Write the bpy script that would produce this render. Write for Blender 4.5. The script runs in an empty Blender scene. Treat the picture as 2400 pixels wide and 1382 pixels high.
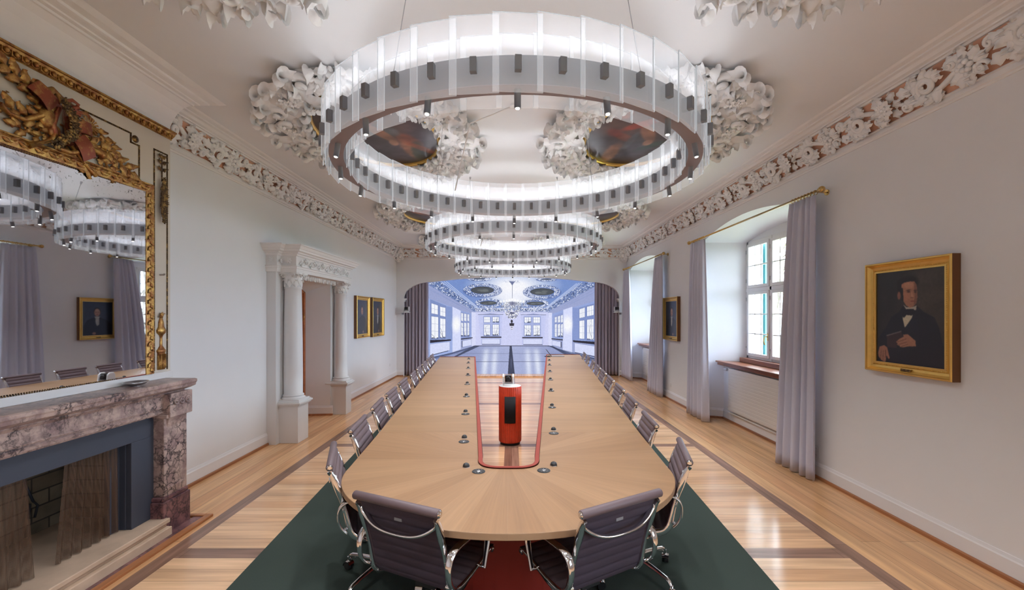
import bpy, math, random
import numpy as np
from mathutils import Matrix, Vector
R = math.radians
PI = math.pi
S = bpy.context.scene
COL = S.collection

# ------------------------------------------------------------------ camera
cam_d = bpy.data.cameras.new('camera')
cam = bpy.data.objects.new('camera', cam_d); COL.objects.link(cam)
cam.location = (0, 0, 1.75); cam.rotation_euler = (R(90), 0, 0)
cam_d.sensor_width = 36; cam_d.lens = 36 * 1010 / 2400
cam_d.shift_x = 1 / 2400; cam_d.shift_y = 47 / 2400
cam_d.clip_start = 0.05; cam_d.clip_end = 300
S.camera = cam
# ------------------------------------------------------------------ world, exposure
S.view_settings.view_transform = 'Standard'
S.view_settings.look = 'None'
S.view_settings.gamma = 1
S.view_settings.use_curve_mapping = False
S.view_settings.exposure = 2.38
W = bpy.data.worlds.new('sky'); S.world = W; W.use_nodes = True
wn = W.node_tree
bg = wn.nodes['Background']
tc = wn.nodes.new('ShaderNodeTexCoord'); nz = wn.nodes.new('ShaderNodeTexNoise')
nz.inputs['Scale'].default_value = 2.0
rp = wn.nodes.new('ShaderNodeValToRGB')
rp.color_ramp.elements[0].color = (0.62, 0.76, 1.0, 1); rp.color_ramp.elements[1].color = (.86, .93, 1, 1)
wn.links.new(tc.outputs['Generated'], nz.inputs['Vector'])
wn.links.new(nz.outputs['Fac'], rp.inputs['Fac']); wn.links.new(rp.outputs['Color'], bg.inputs['Color'])
bg.inputs['Strength'].default_value = 4.6
LED = 2.3          # chandelier strips
SPOT = 10.4         # chandelier downlights
SCREEN = 0.186        # big display
CY = S.cycles
CY.max_bounces = 8; CY.diffuse_bounces = 5; CY.glossy_bounces = 4; CY.transmission_bounces = 4
CY.transparent_max_bounces = 40
CY.caustics_reflective = False; CY.caustics_refractive = False
CY.sample_clamp_indirect = 6.0
CY.use_denoising = True
CY.use_adaptive_sampling = True; CY.adaptive_threshold = 0.02

# ------------------------------------------------------------------ materials
def s2l(c):
    return tuple((x / 255 / 12.92) if x / 255 <= 0.04045 else (((x / 255 + 0.055) / 1.055) ** 2.4) for x in c)

def newmat(name):
    m = bpy.data.materials.new(name); m.use_nodes = True
    nt = m.node_tree; b = nt.nodes['Principled BSDF']
    return m, nt, b

def N(nt, kind, **kw):
    n = nt.nodes.new('ShaderNode' + kind)
    for k, v in kw.items():
        if k in n.inputs: n.inputs[k].default_value = v
        else: setattr(n, k, v)
    return n

def simple(name, col, rough=0.5, metal=0.0, noise=0.0, nscale=8.0, bump=0.0, coat=0.0, spec=None, obj=True):
    m, nt, b = newmat(name)
    b.inputs['Base Color'].default_value = (*col, 1)
    b.inputs['Roughness'].default_value = rough
    b.inputs['Metallic'].default_value = metal
    if coat: b.inputs['Coat Weight'].default_value = coat; b.inputs['Coat Roughness'].default_value = 0.08
    if spec is not None: b.inputs['Specular IOR Level'].default_value = spec
    if noise or bump:
        t = N(nt, 'TexCoord'); n = N(nt, 'TexNoise', Scale=nscale, Detail=5.0)
        nt.links.new(t.outputs['Object'], n.inputs['Vector'])
        if noise:
            mx = N(nt, 'Mix', data_type='RGBA')
            mx.inputs['A'].default_value = (*[c * (1 - noise) for c in col], 1)
            mx.inputs['B'].default_value = (*[min(1, c * (1 + noise)) for c in col], 1)
            nt.links.new(n.outputs['Fac'], mx.inputs['Factor'])
            nt.links.new(mx.outputs['Result'], b.inputs['Base Color'])
        if bump:
            bp = N(nt, 'Bump', Strength=bump, Distance=0.01)
            nt.links.new(n.outputs['Fac'], bp.inputs['Height']); nt.links.new(bp.outputs['Normal'], b.inputs['Normal'])
    return m

def emis(name, col, strength):
    m, nt, b = newmat(name)
    b.inputs['Base Color'].default_value = (0, 0, 0, 1)
    b.inputs['Emission Color'].default_value = (*col, 1)
    b.inputs['Emission Strength'].default_value = strength
    return m

def wood(name, ca, cb, axis='x', pw=0.16, pl=2.0, rough=0.3, coat=0.0, gap=0.5, grain=1.0, scale=1.0):
    """planks running along axis; ca, cb the two tints"""
    m, nt, b = newmat(name)
    L = nt.links
    t = N(nt, 'TexCoord'); mp = N(nt, 'Mapping')
    if axis == 'y': mp.inputs['Rotation'].default_value = (0, 0, R(90))
    L.new(t.outputs['Object'], mp.inputs['Vector'])
    br = N(nt, 'TexBrick')
    br.inputs['Color1'].default_value = (*ca, 1); br.inputs['Color2'].default_value = (*cb, 1)
    br.inputs['Mortar'].default_value = (*[c * gap for c in ca], 1)
    br.inputs['Scale'].default_value = 1.0
    br.inputs['Mortar Size'].default_value = 0.002
    br.inputs['Mortar Smooth'].default_value = 0.3
    br.inputs['Brick Width'].default_value = pl; br.inputs['Row Height'].default_value = pw
    br.offset = 0.37; br.offset_frequency = 2; br.squash = 1.0
    L.new(mp.outputs['Vector'], br.inputs['Vector'])
    mg = N(nt, 'Mapping'); mg.inputs['Scale'].default_value = (1.2 * scale, 26 * scale, 26 * scale)
    L.new(mp.outputs['Vector'], mg.inputs['Vector'])
    ng = N(nt, 'TexNoise', Scale=1.0, Detail=6.0, Roughness=0.6); L.new(mg.outputs['Vector'], ng.inputs['Vector'])
    m2 = N(nt, 'Mapping'); m2.inputs['Scale'].default_value = (0.8, 7, 7); L.new(mp.outputs['Vector'], m2.inputs['Vector'])
    n2 = N(nt, 'TexNoise', Scale=1.0, Detail=3.0); L.new(m2.outputs['Vector'], n2.inputs['Vector'])
    ad = N(nt, 'Math', operation='ADD'); L.new(ng.outputs['Fac'], ad.inputs[0]); L.new(n2.outputs['Fac'], ad.inputs[1])
    mr = N(nt, 'MapRange'); mr.inputs['From Min'].default_value = 0.7; mr.inputs['From Max'].default_value = 1.3
    mr.inputs['To Min'].default_value = 1 - 0.28 * grain; mr.inputs['To Max'].default_value = 1 + 0.18 * grain
    L.new(ad.outputs[0], mr.inputs['Value'])
    mu = N(nt, 'Vector' + 'Math', operation='SCALE'); L.new(br.outputs['Color'], mu.inputs[0]); L.new(mr.outputs['Result'], mu.inputs['Scale'])
    L.new(mu.outputs[0], b.inputs['Base Color'])
    b.inputs['Roughness'].default_value = rough
    if coat: b.inputs['Coat Weight'].default_value = coat; b.inputs['Coat Roughness'].default_value = 0.12
    return m

def radial_oak(name, ca, cb, cx, cy, rough=0.4):
    m, nt, b = newmat(name); L = nt.links
    t = N(nt, 'TexCoord'); sp = N(nt, 'SeparateXYZ'); L.new(t.outputs['Object'], sp.inputs[0])
    ax = N(nt, 'Math', operation='SUBTRACT'); ax.inputs[1].default_value = cx; L.new(sp.outputs['X'], ax.inputs[0])
    ay = N(nt, 'Math', operation='SUBTRACT'); ay.inputs[1].default_value = cy; L.new(sp.outputs['Y'], ay.inputs[0])
    at = N(nt, 'Math', operation='ARCTAN2'); L.new(ax.outputs[0], at.inputs[0]); L.new(ay.outputs[0], at.inputs[1])
    ln = N(nt, 'VectorMath', operation='LENGTH'); cb0 = N(nt, 'CombineXYZ')
    L.new(ax.outputs[0], cb0.inputs[0]); L.new(ay.outputs[0], cb0.inputs[1]); L.new(cb0.outputs[0], ln.inputs[0])
    cv = N(nt, 'CombineXYZ'); L.new(at.outputs[0], cv.inputs[0]); L.new(ln.outputs['Value'], cv.inputs[1])
    mg = N(nt, 'Mapping'); mg.inputs['Scale'].default_value = (42, 1.6, 1); L.new(cv.outputs[0], mg.inputs['Vector'])
    ng = N(nt, 'TexNoise', Scale=1.0, Detail=6.0, Roughness=0.6); L.new(mg.outputs['Vector'], ng.inputs['Vector'])
    # veneer wedges: every 12 degrees a leaf of its own tint
    dv = N(nt, 'Math', operation='DIVIDE'); dv.inputs[1].default_value = R(11.25); L.new(at.outputs[0], dv.inputs[0])
    fl = N(nt, 'Math', operation='FLOOR'); L.new(dv.outputs[0], fl.inputs[0])
    wn_ = N(nt, 'TexWhiteNoise', noise_dimensions='1D'); L.new(fl.outputs[0], wn_.inputs['W'])
    mx = N(nt, 'Mix', data_type='RGBA'); mx.inputs['A'].default_value = (*ca, 1); mx.inputs['B'].default_value = (*cb, 1)
    L.new(wn_.outputs['Value'], mx.inputs['Factor'])
    mr = N(nt, 'MapRange'); mr.inputs['From Min'].default_value = 0.3; mr.inputs['From Max'].default_value = 0.7
    mr.inputs['To Min'].default_value = 0.86; mr.inputs['To Max'].default_value = 1.1
    L.new(ng.outputs['Fac'], mr.inputs['Value'])
    mu = N(nt, 'VectorMath', operation='SCALE'); L.new(mx.outputs['Result'], mu.inputs[0]); L.new(mr.outputs['Result'], mu.inputs['Scale'])
    L.new(mu.outputs[0], b.inputs['Base Color']); b.inputs['Roughness'].default_value = rough
    return m

def marble(name, base, alt, vein):
    m, nt, b = newmat(name); L = nt.links
    t = N(nt, 'TexCoord'); n0 = N(nt, 'TexNoise', Scale=5.0, Detail=6.0, Roughness=0.65); L.new(t.outputs['Object'], n0.inputs['Vector'])
    mxv = N(nt, 'Mix', data_type='RGBA'); mxv.inputs['Factor'].default_value = 0.22
    L.new(t.outputs['Object'], mxv.inputs['A']); L.new(n0.outputs['Color'], mxv.inputs['B'])
    vo = N(nt, 'TexVoronoi', feature='DISTANCE_TO_EDGE', Scale=17.0); L.new(mxv.outputs['Result'], vo.inputs['Vector'])
    r1 = N(nt, 'ValToRGB'); r1.color_ramp.elements[0].position = 0.0; r1.color_ramp.elements[0].color = (1, 1, 1, 1)
    r1.color_ramp.elements[1].position = 0.13; r1.color_ramp.elements[1].color = (0, 0, 0, 1)
    L.new(vo.outputs['Distance'], r1.inputs['Fac'])
    n1 = N(nt, 'TexNoise', Scale=3.5, Detail=8.0, Roughness=0.7); L.new(t.outputs['Object'], n1.inputs['Vector'])
    r2 = N(nt, 'ValToRGB'); r2.color_ramp.elements[0].position = 0.38; r2.color_ramp.elements[1].position = 0.56
    L.new(n1.outputs['Fac'], r2.inputs['Fac'])
    mu = N(nt, 'Math', operation='MULTIPLY'); L.new(r1.outputs['Color'], mu.inputs[0]); L.new(r2.outputs['Color'], mu.inputs[1])
    n2 = N(nt, 'TexNoise', Scale=9.0, Detail=8.0, Roughness=0.7); L.new(t.outputs['Object'], n2.inputs['Vector'])
    r3 = N(nt, 'ValToRGB'); r3.color_ramp.elements[0].position = 0.4; r3.color_ramp.elements[1].position = 0.6
    L.new(n2.outputs['Fac'], r3.inputs['Fac'])
    a = N(nt, 'Mix', data_type='RGBA'); a.inputs['A'].default_value = (*base, 1); a.inputs['B'].default_value = (*alt, 1)
    L.new(r3.outputs['Color'], a.inputs['Factor'])
    c = N(nt, 'Mix', data_type='RGBA'); c.inputs['B'].default_value = (*vein, 1)
    L.new(a.outputs['Result'], c.inputs['A']); L.new(mu.outputs[0], c.inputs['Factor'])
    L.new(c.outputs['Result'], b.inputs['Base Color']); b.inputs['Roughness'].default_value = 0.33
    return m

def acrylic(name, col, tr=0.55, glow=0.0):
    m, nt, b = newmat(name); L = nt.links
    out = nt.nodes['Material Output']
    tp = N(nt, 'BsdfTransparent'); tp.inputs['Color'].default_value = (1, 1, 1, 1)
    tl = N(nt, 'BsdfTranslucent'); tl.inputs['Color'].default_value = (*col, 1)
    df = N(nt, 'BsdfDiffuse'); df.inputs['Color'].default_value = (*col, 1)
    gl = N(nt, 'BsdfGlossy'); gl.inputs['Roughness'].default_value = 0.15
    m1 = N(nt, 'MixShader'); m1.inputs[0].default_value = 0.4; L.new(tl.outputs[0], m1.inputs[1]); L.new(df.outputs[0], m1.inputs[2])
    m2 = N(nt, 'MixShader'); m2.inputs[0].default_value = tr; L.new(m1.outputs[0], m2.inputs[1]); L.new(tp.outputs[0], m2.inputs[2])
    m3 = N(nt, 'MixShader'); fr = N(nt, 'Fresnel', IOR=1.35); ge = N(nt, 'NewGeometry'); iv = N(nt, 'Math', operation='SUBTRACT'); iv.inputs[0].default_value = 1.0
    L.new(ge.outputs['Backfacing'], iv.inputs[1]); fm = N(nt, 'Math', operation='MULTIPLY'); L.new(fr.outputs[0], fm.inputs[0]); L.new(iv.outputs[0], fm.inputs[1]); L.new(fm.outputs[0], m3.inputs[0])
    L.new(m2.outputs[0], m3.inputs[1]); L.new(gl.outputs[0], m3.inputs[2])
    em = N(nt, 'Emission'); em.inputs['Color'].default_value = (.93, .95, 1, 1); em.inputs['Strength'].default_value = glow
    ad = N(nt, 'AddShader'); L.new(m3.outputs[0], ad.inputs[0]); L.new(em.outputs[0], ad.inputs[1])
    L.new(ad.outputs[0], out.inputs['Surface'])
    return m

def glass_pane(name):
    m, nt, b = newmat(name); L = nt.links
    out = nt.nodes['Material Output']
    tp = N(nt, 'BsdfTransparent'); tp.inputs['Color'].default_value = (.96, .98, .98, 1)
    gl = N(nt, 'BsdfGlossy'); gl.inputs['Roughness'].default_value = 0.02
    m3 = N(nt, 'MixShader'); fr = N(nt, 'Fresnel', IOR=1.3); ge = N(nt, 'NewGeometry'); iv = N(nt, 'Math', operation='SUBTRACT'); iv.inputs[0].default_value = 1.0
    L.new(ge.outputs['Backfacing'], iv.inputs[1]); fm = N(nt, 'Math', operation='MULTIPLY'); L.new(fr.outputs[0], fm.inputs[0]); L.new(iv.outputs[0], fm.inputs[1]); L.new(fm.outputs[0], m3.inputs[0])
    L.new(tp.outputs[0], m3.inputs[1]); L.new(gl.outputs[0], m3.inputs[2]); L.new(m3.outputs[0], out.inputs['Surface'])
    return m

def mesh_cloth(name, col, dens=0.5, scale=260):
    """fine woven wire: a checker of holes"""
    m, nt, b = newmat(name); L = nt.links; out = nt.nodes['Material Output']
    t = N(nt, 'TexCoord'); mp = N(nt, 'Mapping'); mp.inputs['Rotation'].default_value = (R(45), 0, 0)
    L.new(t.outputs['Object'], mp.inputs['Vector'])
    ck = N(nt, 'TexChecker', Scale=scale); L.new(mp.outputs['Vector'], ck.inputs['Vector'])
    mr = N(nt, 'MapRange'); mr.inputs['To Min'].default_value = 0.42; mr.inputs['To Max'].default_value = 0.85
    L.new(ck.outputs['Fac'], mr.inputs['Value'])
    b.inputs['Base Color'].default_value = (*col, 1); b.inputs['Roughness'].default_value = 0.5; b.inputs['Metallic'].default_value = 0.4
    L.new(mr.outputs['Result'], b.inputs['Alpha'])
    return m

def painted(name, emission=0.0, rough=0.35):
    m, nt, b = newmat(name); L = nt.links
    a = N(nt, 'Attribute'); a.attribute_name = 'picture'
    if emission:
        b.inputs['Base Color'].default_value = (0, 0, 0, 1); b.inputs['Roughness'].default_value = 0.6
        L.new(a.outputs['Color'], b.inputs['Emission Color']); b.inputs['Emission Strength'].default_value = emission
    else:
        L.new(a.outputs['Color'], b.inputs['Base Color']); b.inputs['Roughness'].default_value = rough
    return m

def gilt(name, dark=0.41, scale=18.0, red=(0.30, 0.12, 0.045)):
    m, nt, b = newmat(name); L = nt.links
    t = N(nt, 'TexCoord'); n = N(nt, 'TexNoise', Scale=scale, Detail=6.0, Roughness=0.7); L.new(t.outputs['Object'], n.inputs['Vector'])
    r = N(nt, 'ValToRGB'); r.color_ramp.elements[0].position = dark; r.color_ramp.elements[0].color = (*red, 1)
    r.color_ramp.elements[1].position = dark + 0.18; r.color_ramp.elements[1].color = (0.55, 0.33, 0.10, 1)
    L.new(n.outputs['Fac'], r.inputs['Fac']); L.new(r.outputs['Color'], b.inputs['Base Color'])
    b.inputs['Metallic'].default_value = 0.8; b.inputs['Roughness'].default_value = 0.38
    return m

def old_mirror(name):
    m, nt, b = newmat(name); L = nt.links
    t = N(nt, 'TexCoord'); n = N(nt, 'TexNoise', Scale=55.0, Detail=8.0, Roughness=0.75); L.new(t.outputs['Object'], n.inputs['Vector'])
    sp = N(nt, 'SeparateXYZ'); L.new(t.outputs['Object'], sp.inputs[0])
    up = N(nt, 'MapRange'); up.inputs['From Min'].default_value = 2.35; up.inputs['From Max'].default_value = 2.75
    up.inputs['To Min'].default_value = 0.0; up.inputs['To Max'].default_value = 0.13; L.new(sp.outputs['Z'], up.inputs['Value'])
    ad = N(nt, 'Math', operation='ADD'); L.new(n.outputs['Fac'], ad.inputs[0]); L.new(up.outputs['Result'], ad.inputs[1])
    n2 = N(nt, 'TexNoise', Scale=5.0, Detail=2.0); L.new(t.outputs['Object'], n2.inputs['Vector'])
    a2 = N(nt, 'Math', operation='MULTIPLY_ADD'); a2.inputs[1].default_value = 0.12; L.new(n2.outputs['Fac'], a2.inputs[0]); L.new(ad.outputs[0], a2.inputs[2])
    r = N(nt, 'ValToRGB'); r.color_ramp.elements[0].position = 0.76; r.color_ramp.elements[0].color = (0, 0, 0, 1)
    r.color_ramp.elements[1].position = 0.80; r.color_ramp.elements[1].color = (1, 1, 1, 1)
    L.new(a2.outputs[0], r.inputs['Fac'])
    mx = N(nt, 'Mix', data_type='RGBA'); mx.inputs['A'].default_value = (0.56, 0.57, 0.61, 1); mx.inputs['B'].default_value = (0.10, 0.09, 0.08, 1)
    L.new(r.outputs['Color'], mx.inputs['Factor']); L.new(mx.outputs['Result'], b.inputs['Base Color'])
    b.inputs['Metallic'].default_value = 1.0
    rr = N(nt, 'MapRange'); rr.inputs['To Min'].default_value = 0.015; rr.inputs['To Max'].default_value = 0.5
    L.new(r.outputs['Color'], rr.inputs['Value']); L.new(rr.outputs['Result'], b.inputs['Roughness'])
    return m

def brickmat(name, ca, cb, mortar):
    m, nt, b = newmat(name); L = nt.links
    t = N(nt, 'TexCoord'); mp = N(nt, 'Mapping'); mp.inputs['Rotation'].default_value = (R(90), 0, R(90))
    L.new(t.outputs['Object'], mp.inputs['Vector'])
    sp = N(nt, 'SeparateXYZ'); L.new(t.outputs['Object'], sp.inputs[0])
    cb_ = N(nt, 'CombineXYZ'); ad = N(nt, 'Math', operation='ADD'); L.new(sp.outputs['X'], ad.inputs[0]); L.new(sp.outputs['Y'], ad.inputs[1])
    L.new(ad.outputs[0], cb_.inputs[0]); L.new(sp.outputs['Z'], cb_.inputs[1])
    br = N(nt, 'TexBrick'); br.inputs['Color1'].default_value = (*ca, 1); br.inputs['Color2'].default_value = (*cb, 1)
    br.inputs['Mortar'].default_value = (*mortar, 1); br.inputs['Scale'].default_value = 1.0
    br.inputs['Brick Width'].default_value = 0.24; br.inputs['Row Height'].default_value = 0.11; br.inputs['Mortar Size'].default_value = 0.006
    L.new(cb_.outputs[0], br.inputs['Vector'])
    n = N(nt, 'TexNoise', Scale=7.0, Detail=5.0); L.new(t.outputs['Object'], n.inputs['Vector'])
    mr = N(nt, 'MapRange'); mr.inputs['To Min'].default_value = 0.35; mr.inputs['To Max'].default_value = 1.3; L.new(n.outputs['Fac'], mr.inputs['Value'])
    mu = N(nt, 'VectorMath', operation='SCALE'); L.new(br.outputs['Color'], mu.inputs[0]); L.new(mr.outputs['Result'], mu.inputs['Scale'])
    L.new(mu.outputs[0], b.inputs['Base Color']); b.inputs['Roughness'].default_value = 0.9
    return m

M = {}
M['wall'] = simple('wall_plaster', (0.79, 0.79, 0.80), 0.75, noise=0.02, nscale=3, bump=0.05)
M['ceil'] = simple('ceiling_plaster', (0.81, 0.815, 0.83), 0.8, noise=0.02, nscale=2)
M['stucco'] = simple('white_stucco', (0.84, 0.835, 0.83), 0.6, noise=0.04, nscale=9)
M['trimw'] = simple('white_moulding', (0.82, 0.80, 0.79), 0.55)
M['terra'] = simple('terracotta_ground', s2l((222, 172, 146)), 0.85, noise=0.12, nscale=6)
M['white'] = simple('white_paint', (0.74, 0.73, 0.73), 0.4)
M['whitegloss'] = simple('white_gloss_paint', (0.78, 0.77, 0.78), 0.3)
M['rad'] = simple('radiator_enamel', (0.74, 0.71, 0.68), 0.35)
M['field'] = wood('field_boards', s2l((224, 184, 146)), s2l((208, 162, 122)), 'x', 0.135, 9.0, 0.16, gap=0.35)
M['border'] = wood('border_boards', s2l((224, 176, 128)), s2l((208, 156, 110)), 'y', 0.15, 9.0, 0.18, gap=0.35)
M['walnut_y'] = wood('walnut_strip_long', s2l((150, 116, 98)), s2l((126, 94, 78)), 'y', 0.9, 2.4, 0.17, gap=0.5, grain=1.6)
M['walnut_x'] = wood('walnut_strip_cross', s2l((150, 116, 98)), s2l((126, 94, 78)), 'x', 0.9, 2.4, 0.27, gap=0.5, grain=1.6)
M['basewood'] = wood('skirting_wood', s2l((170, 112, 72)), s2l((150, 96, 60)), 'y', 0.5, 3.0, 0.4)
M['oak'] = wood('oak_veneer', s2l((158, 124, 90)), s2l((149, 115, 82)), 'x', 0.62, 6.0, 0.42, gap=0.86, grain=0.55)
M['oak_radial'] = radial_oak('oak_sunburst_veneer', s2l((156, 121, 88)), s2l((143, 108, 76)), -0.02, 3.02)
M['oak_edge'] = wood('oak_edge', s2l((160, 130, 102)), s2l((150, 120, 92)), 'x', 0.62, 6.0, 0.45, gap=0.9, grain=0.5)
M['red'] = simple('brick_red_felt', s2l((140, 58, 46)), 0.85, noise=0.06, nscale=30)
M['reddot'] = simple('dark_perforation', (0.05, 0.012, 0.01), 0.9)
M['redfloor'] = simple('red_panel', s2l((160, 50, 38)), 0.55, noise=0.05, nscale=10)
M['carpet'] = simple('green_carpet', s2l((62, 72, 67)), 0.98, noise=0.16, nscale=240, bump=0.15, spec=0.15)
M['chrome'] = simple('polished_aluminium', (0.82, 0.82, 0.84), 0.09, 1.0)
M['steel'] = simple('brushed_steel', (0.5, 0.5, 0.52), 0.3, 1.0)
M['fabric'] = simple('aubergine_leather', s2l((96, 80, 84)), 0.5, noise=0.05, nscale=40)
M['fabric_back'] = simple('aubergine_weave', s2l((62, 52, 66)), 0.8, noise=0.1, nscale=200)
M['black'] = simple('black_plastic', (0.02, 0.02, 0.022), 0.45)
M['blackgloss'] = simple('black_gloss', (0.012, 0.012, 0.014), 0.12)
M['castiron'] = simple('black_metal_surround', s2l((62, 66, 78)), 0.5, noise=0.12, nscale=4, bump=0.05)
M['marble'] = marble('fireplace_marble', s2l((188, 164, 154)), s2l((146, 122, 120)), s2l((38, 35, 42)))
M['marble2'] = marble('fireplace_marble_red', s2l((140, 100, 100)), s2l((100, 70, 76)), s2l((40, 34, 40)))
M['stone'] = simple('hearth_stone', s2l((196, 172, 150)), 0.7, noise=0.25, nscale=7, bump=0.1)
M['firebrick'] = brickmat('fire_brick', s2l((168, 152, 128)), s2l((140, 124, 104)), s2l((92, 82, 72)))
M['wiremesh'] = mesh_cloth('fire_screen_wire', s2l((96, 72, 56)))
M['gold'] = simple('gold_leaf_frame', (0.78, 0.50, 0.14), 0.34, 0.85, noise=0.12, nscale=22)
M['goldside'] = simple('frame_side_wood', s2l((110, 72, 42)), 0.6)
M['gilt'] = gilt('worn_gilding')
M['giltdark'] = gilt('dark_gilding', 0.5, 30.0, (0.10, 0.06, 0.03))
M['giltred'] = gilt('red_bole_gilding', 0.52, 14.0, (0.32, 0.09, 0.05))
M['panel'] = simple('overmantel_paint', s2l((214, 204, 190)), 0.5)
M['mirror'] = old_mirror('antique_mirror')
M['brass'] = simple('brass', (0.62, 0.42, 0.16), 0.25, 1.0)
M['curtain'] = simple('curtain_cloth', s2l((200, 200, 216)), 0.9, noise=0.03, nscale=60)
M['curtain2'] = simple('stage_curtain_cloth', s2l((166, 158, 172)), 0.92, noise=0.04, nscale=60)
M['sill'] = wood('sill_wood', s2l((150, 92, 60)), s2l((132, 78, 50)), 'y', 0.4, 3.0, 0.3)
M['doorwood'] = wood('door_wood', s2l((188, 112, 66)), s2l((168, 96, 54)), 'y', 0.7, 4.0, 0.4)
M['winpaint'] = simple('window_paint', (0.76, 0.74, 0.73), 0.4)
M['glass'] = glass_pane('window_glass')
M['teal'] = simple('teal_shutter_paint', s2l((60, 128, 134)), 0.5)
M['body'] = simple('chandelier_grey_metal', s2l((116, 118, 126)), 0.4)
M['under'] = simple('chandelier_underside', s2l((146, 134, 140)), 0.5)
M['clip'] = simple('chandelier_clip_grey', s2l((128, 130, 136)), 0.4)
M['led'] = emis('led_strip', (0.88, 0.93, 1.0), LED)
M['spotlens'] = emis('downlight_lens', (1.0, 0.95, 0.88), 4.0)
M['acrylic'] = acrylic('glowing_satin_acrylic', (0.92, 0.93, 0.96), 0.80, 0.013)  # panels emit faintly themselves, added as soft ambient light
M['acrylic_edge'] = emis('acrylic_glowing_edge', (.93, .96, 1), 0.085)  # bright panel edges made by emission, in place of light caught there
M['spk'] = wood('speaker_red_slats', s2l((206, 66, 36)), s2l((196, 58, 32)), 'y', 4, 9, 0.4, grain=0.6)
M['grille'] = simple('speaker_grille', (0.007, 0.007, 0.010), 0.85, noise=0.3, nscale=300)
M['screen'] = painted('display_picture', SCREEN)
M['canvas'] = painted('oil_painting', 0, 0.32)
M['bark'] = simple('tree_bark', s2l((92, 84, 74)), 0.9, noise=0.3, nscale=12)
M['leaf'] = simple('sparse_foliage', s2l((128, 140, 84)), 0.7, noise=0.3, nscale=9)
M['grass'] = simple('garden_grass', s2l((120, 130, 90)), 0.95, noise=0.3, nscale=5)
M['facade'] = simple('outer_facade', (0.8, 0.79, 0.76), 0.8)
M['dark'] = simple('dark_recess', (0.012, 0.011, 0.012), 0.9)
M['pcamw'] = simple('camera_white_shell', (0.72, 0.73, 0.73), 0.3)

# ------------------------------------------------------------------ mesh builder
def tag(o, label=None, cat=None, group=None, kind=None):
    if label: o['label'] = label
    if cat: o['category'] = cat
    if group: o['group'] = group
    if kind: o['kind'] = kind
    return o

def empty(name, loc=(0, 0, 0), rz=0.0, label=None, cat=None, group=None, kind=None):
    o = bpy.data.objects.new(name, None); COL.objects.link(o)
    o.location = loc; o.rotation_euler = (0, 0, rz); o.empty_display_size = 0.1
    return tag(o, label, cat, group, kind)

def copy_tree(o, parent=None):
    c = o.copy(); COL.objects.link(c)
    if parent is not None: c.parent = parent
    for ch in list(o.children): copy_tree(ch, c)
    return c

def place(o, loc, rz=0.0, label=None, group=None):
    o.location = loc; o.rotation_euler = (0, 0, rz)
    if label: o['label'] = label
    if group: o['group'] = group
    return o

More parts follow.
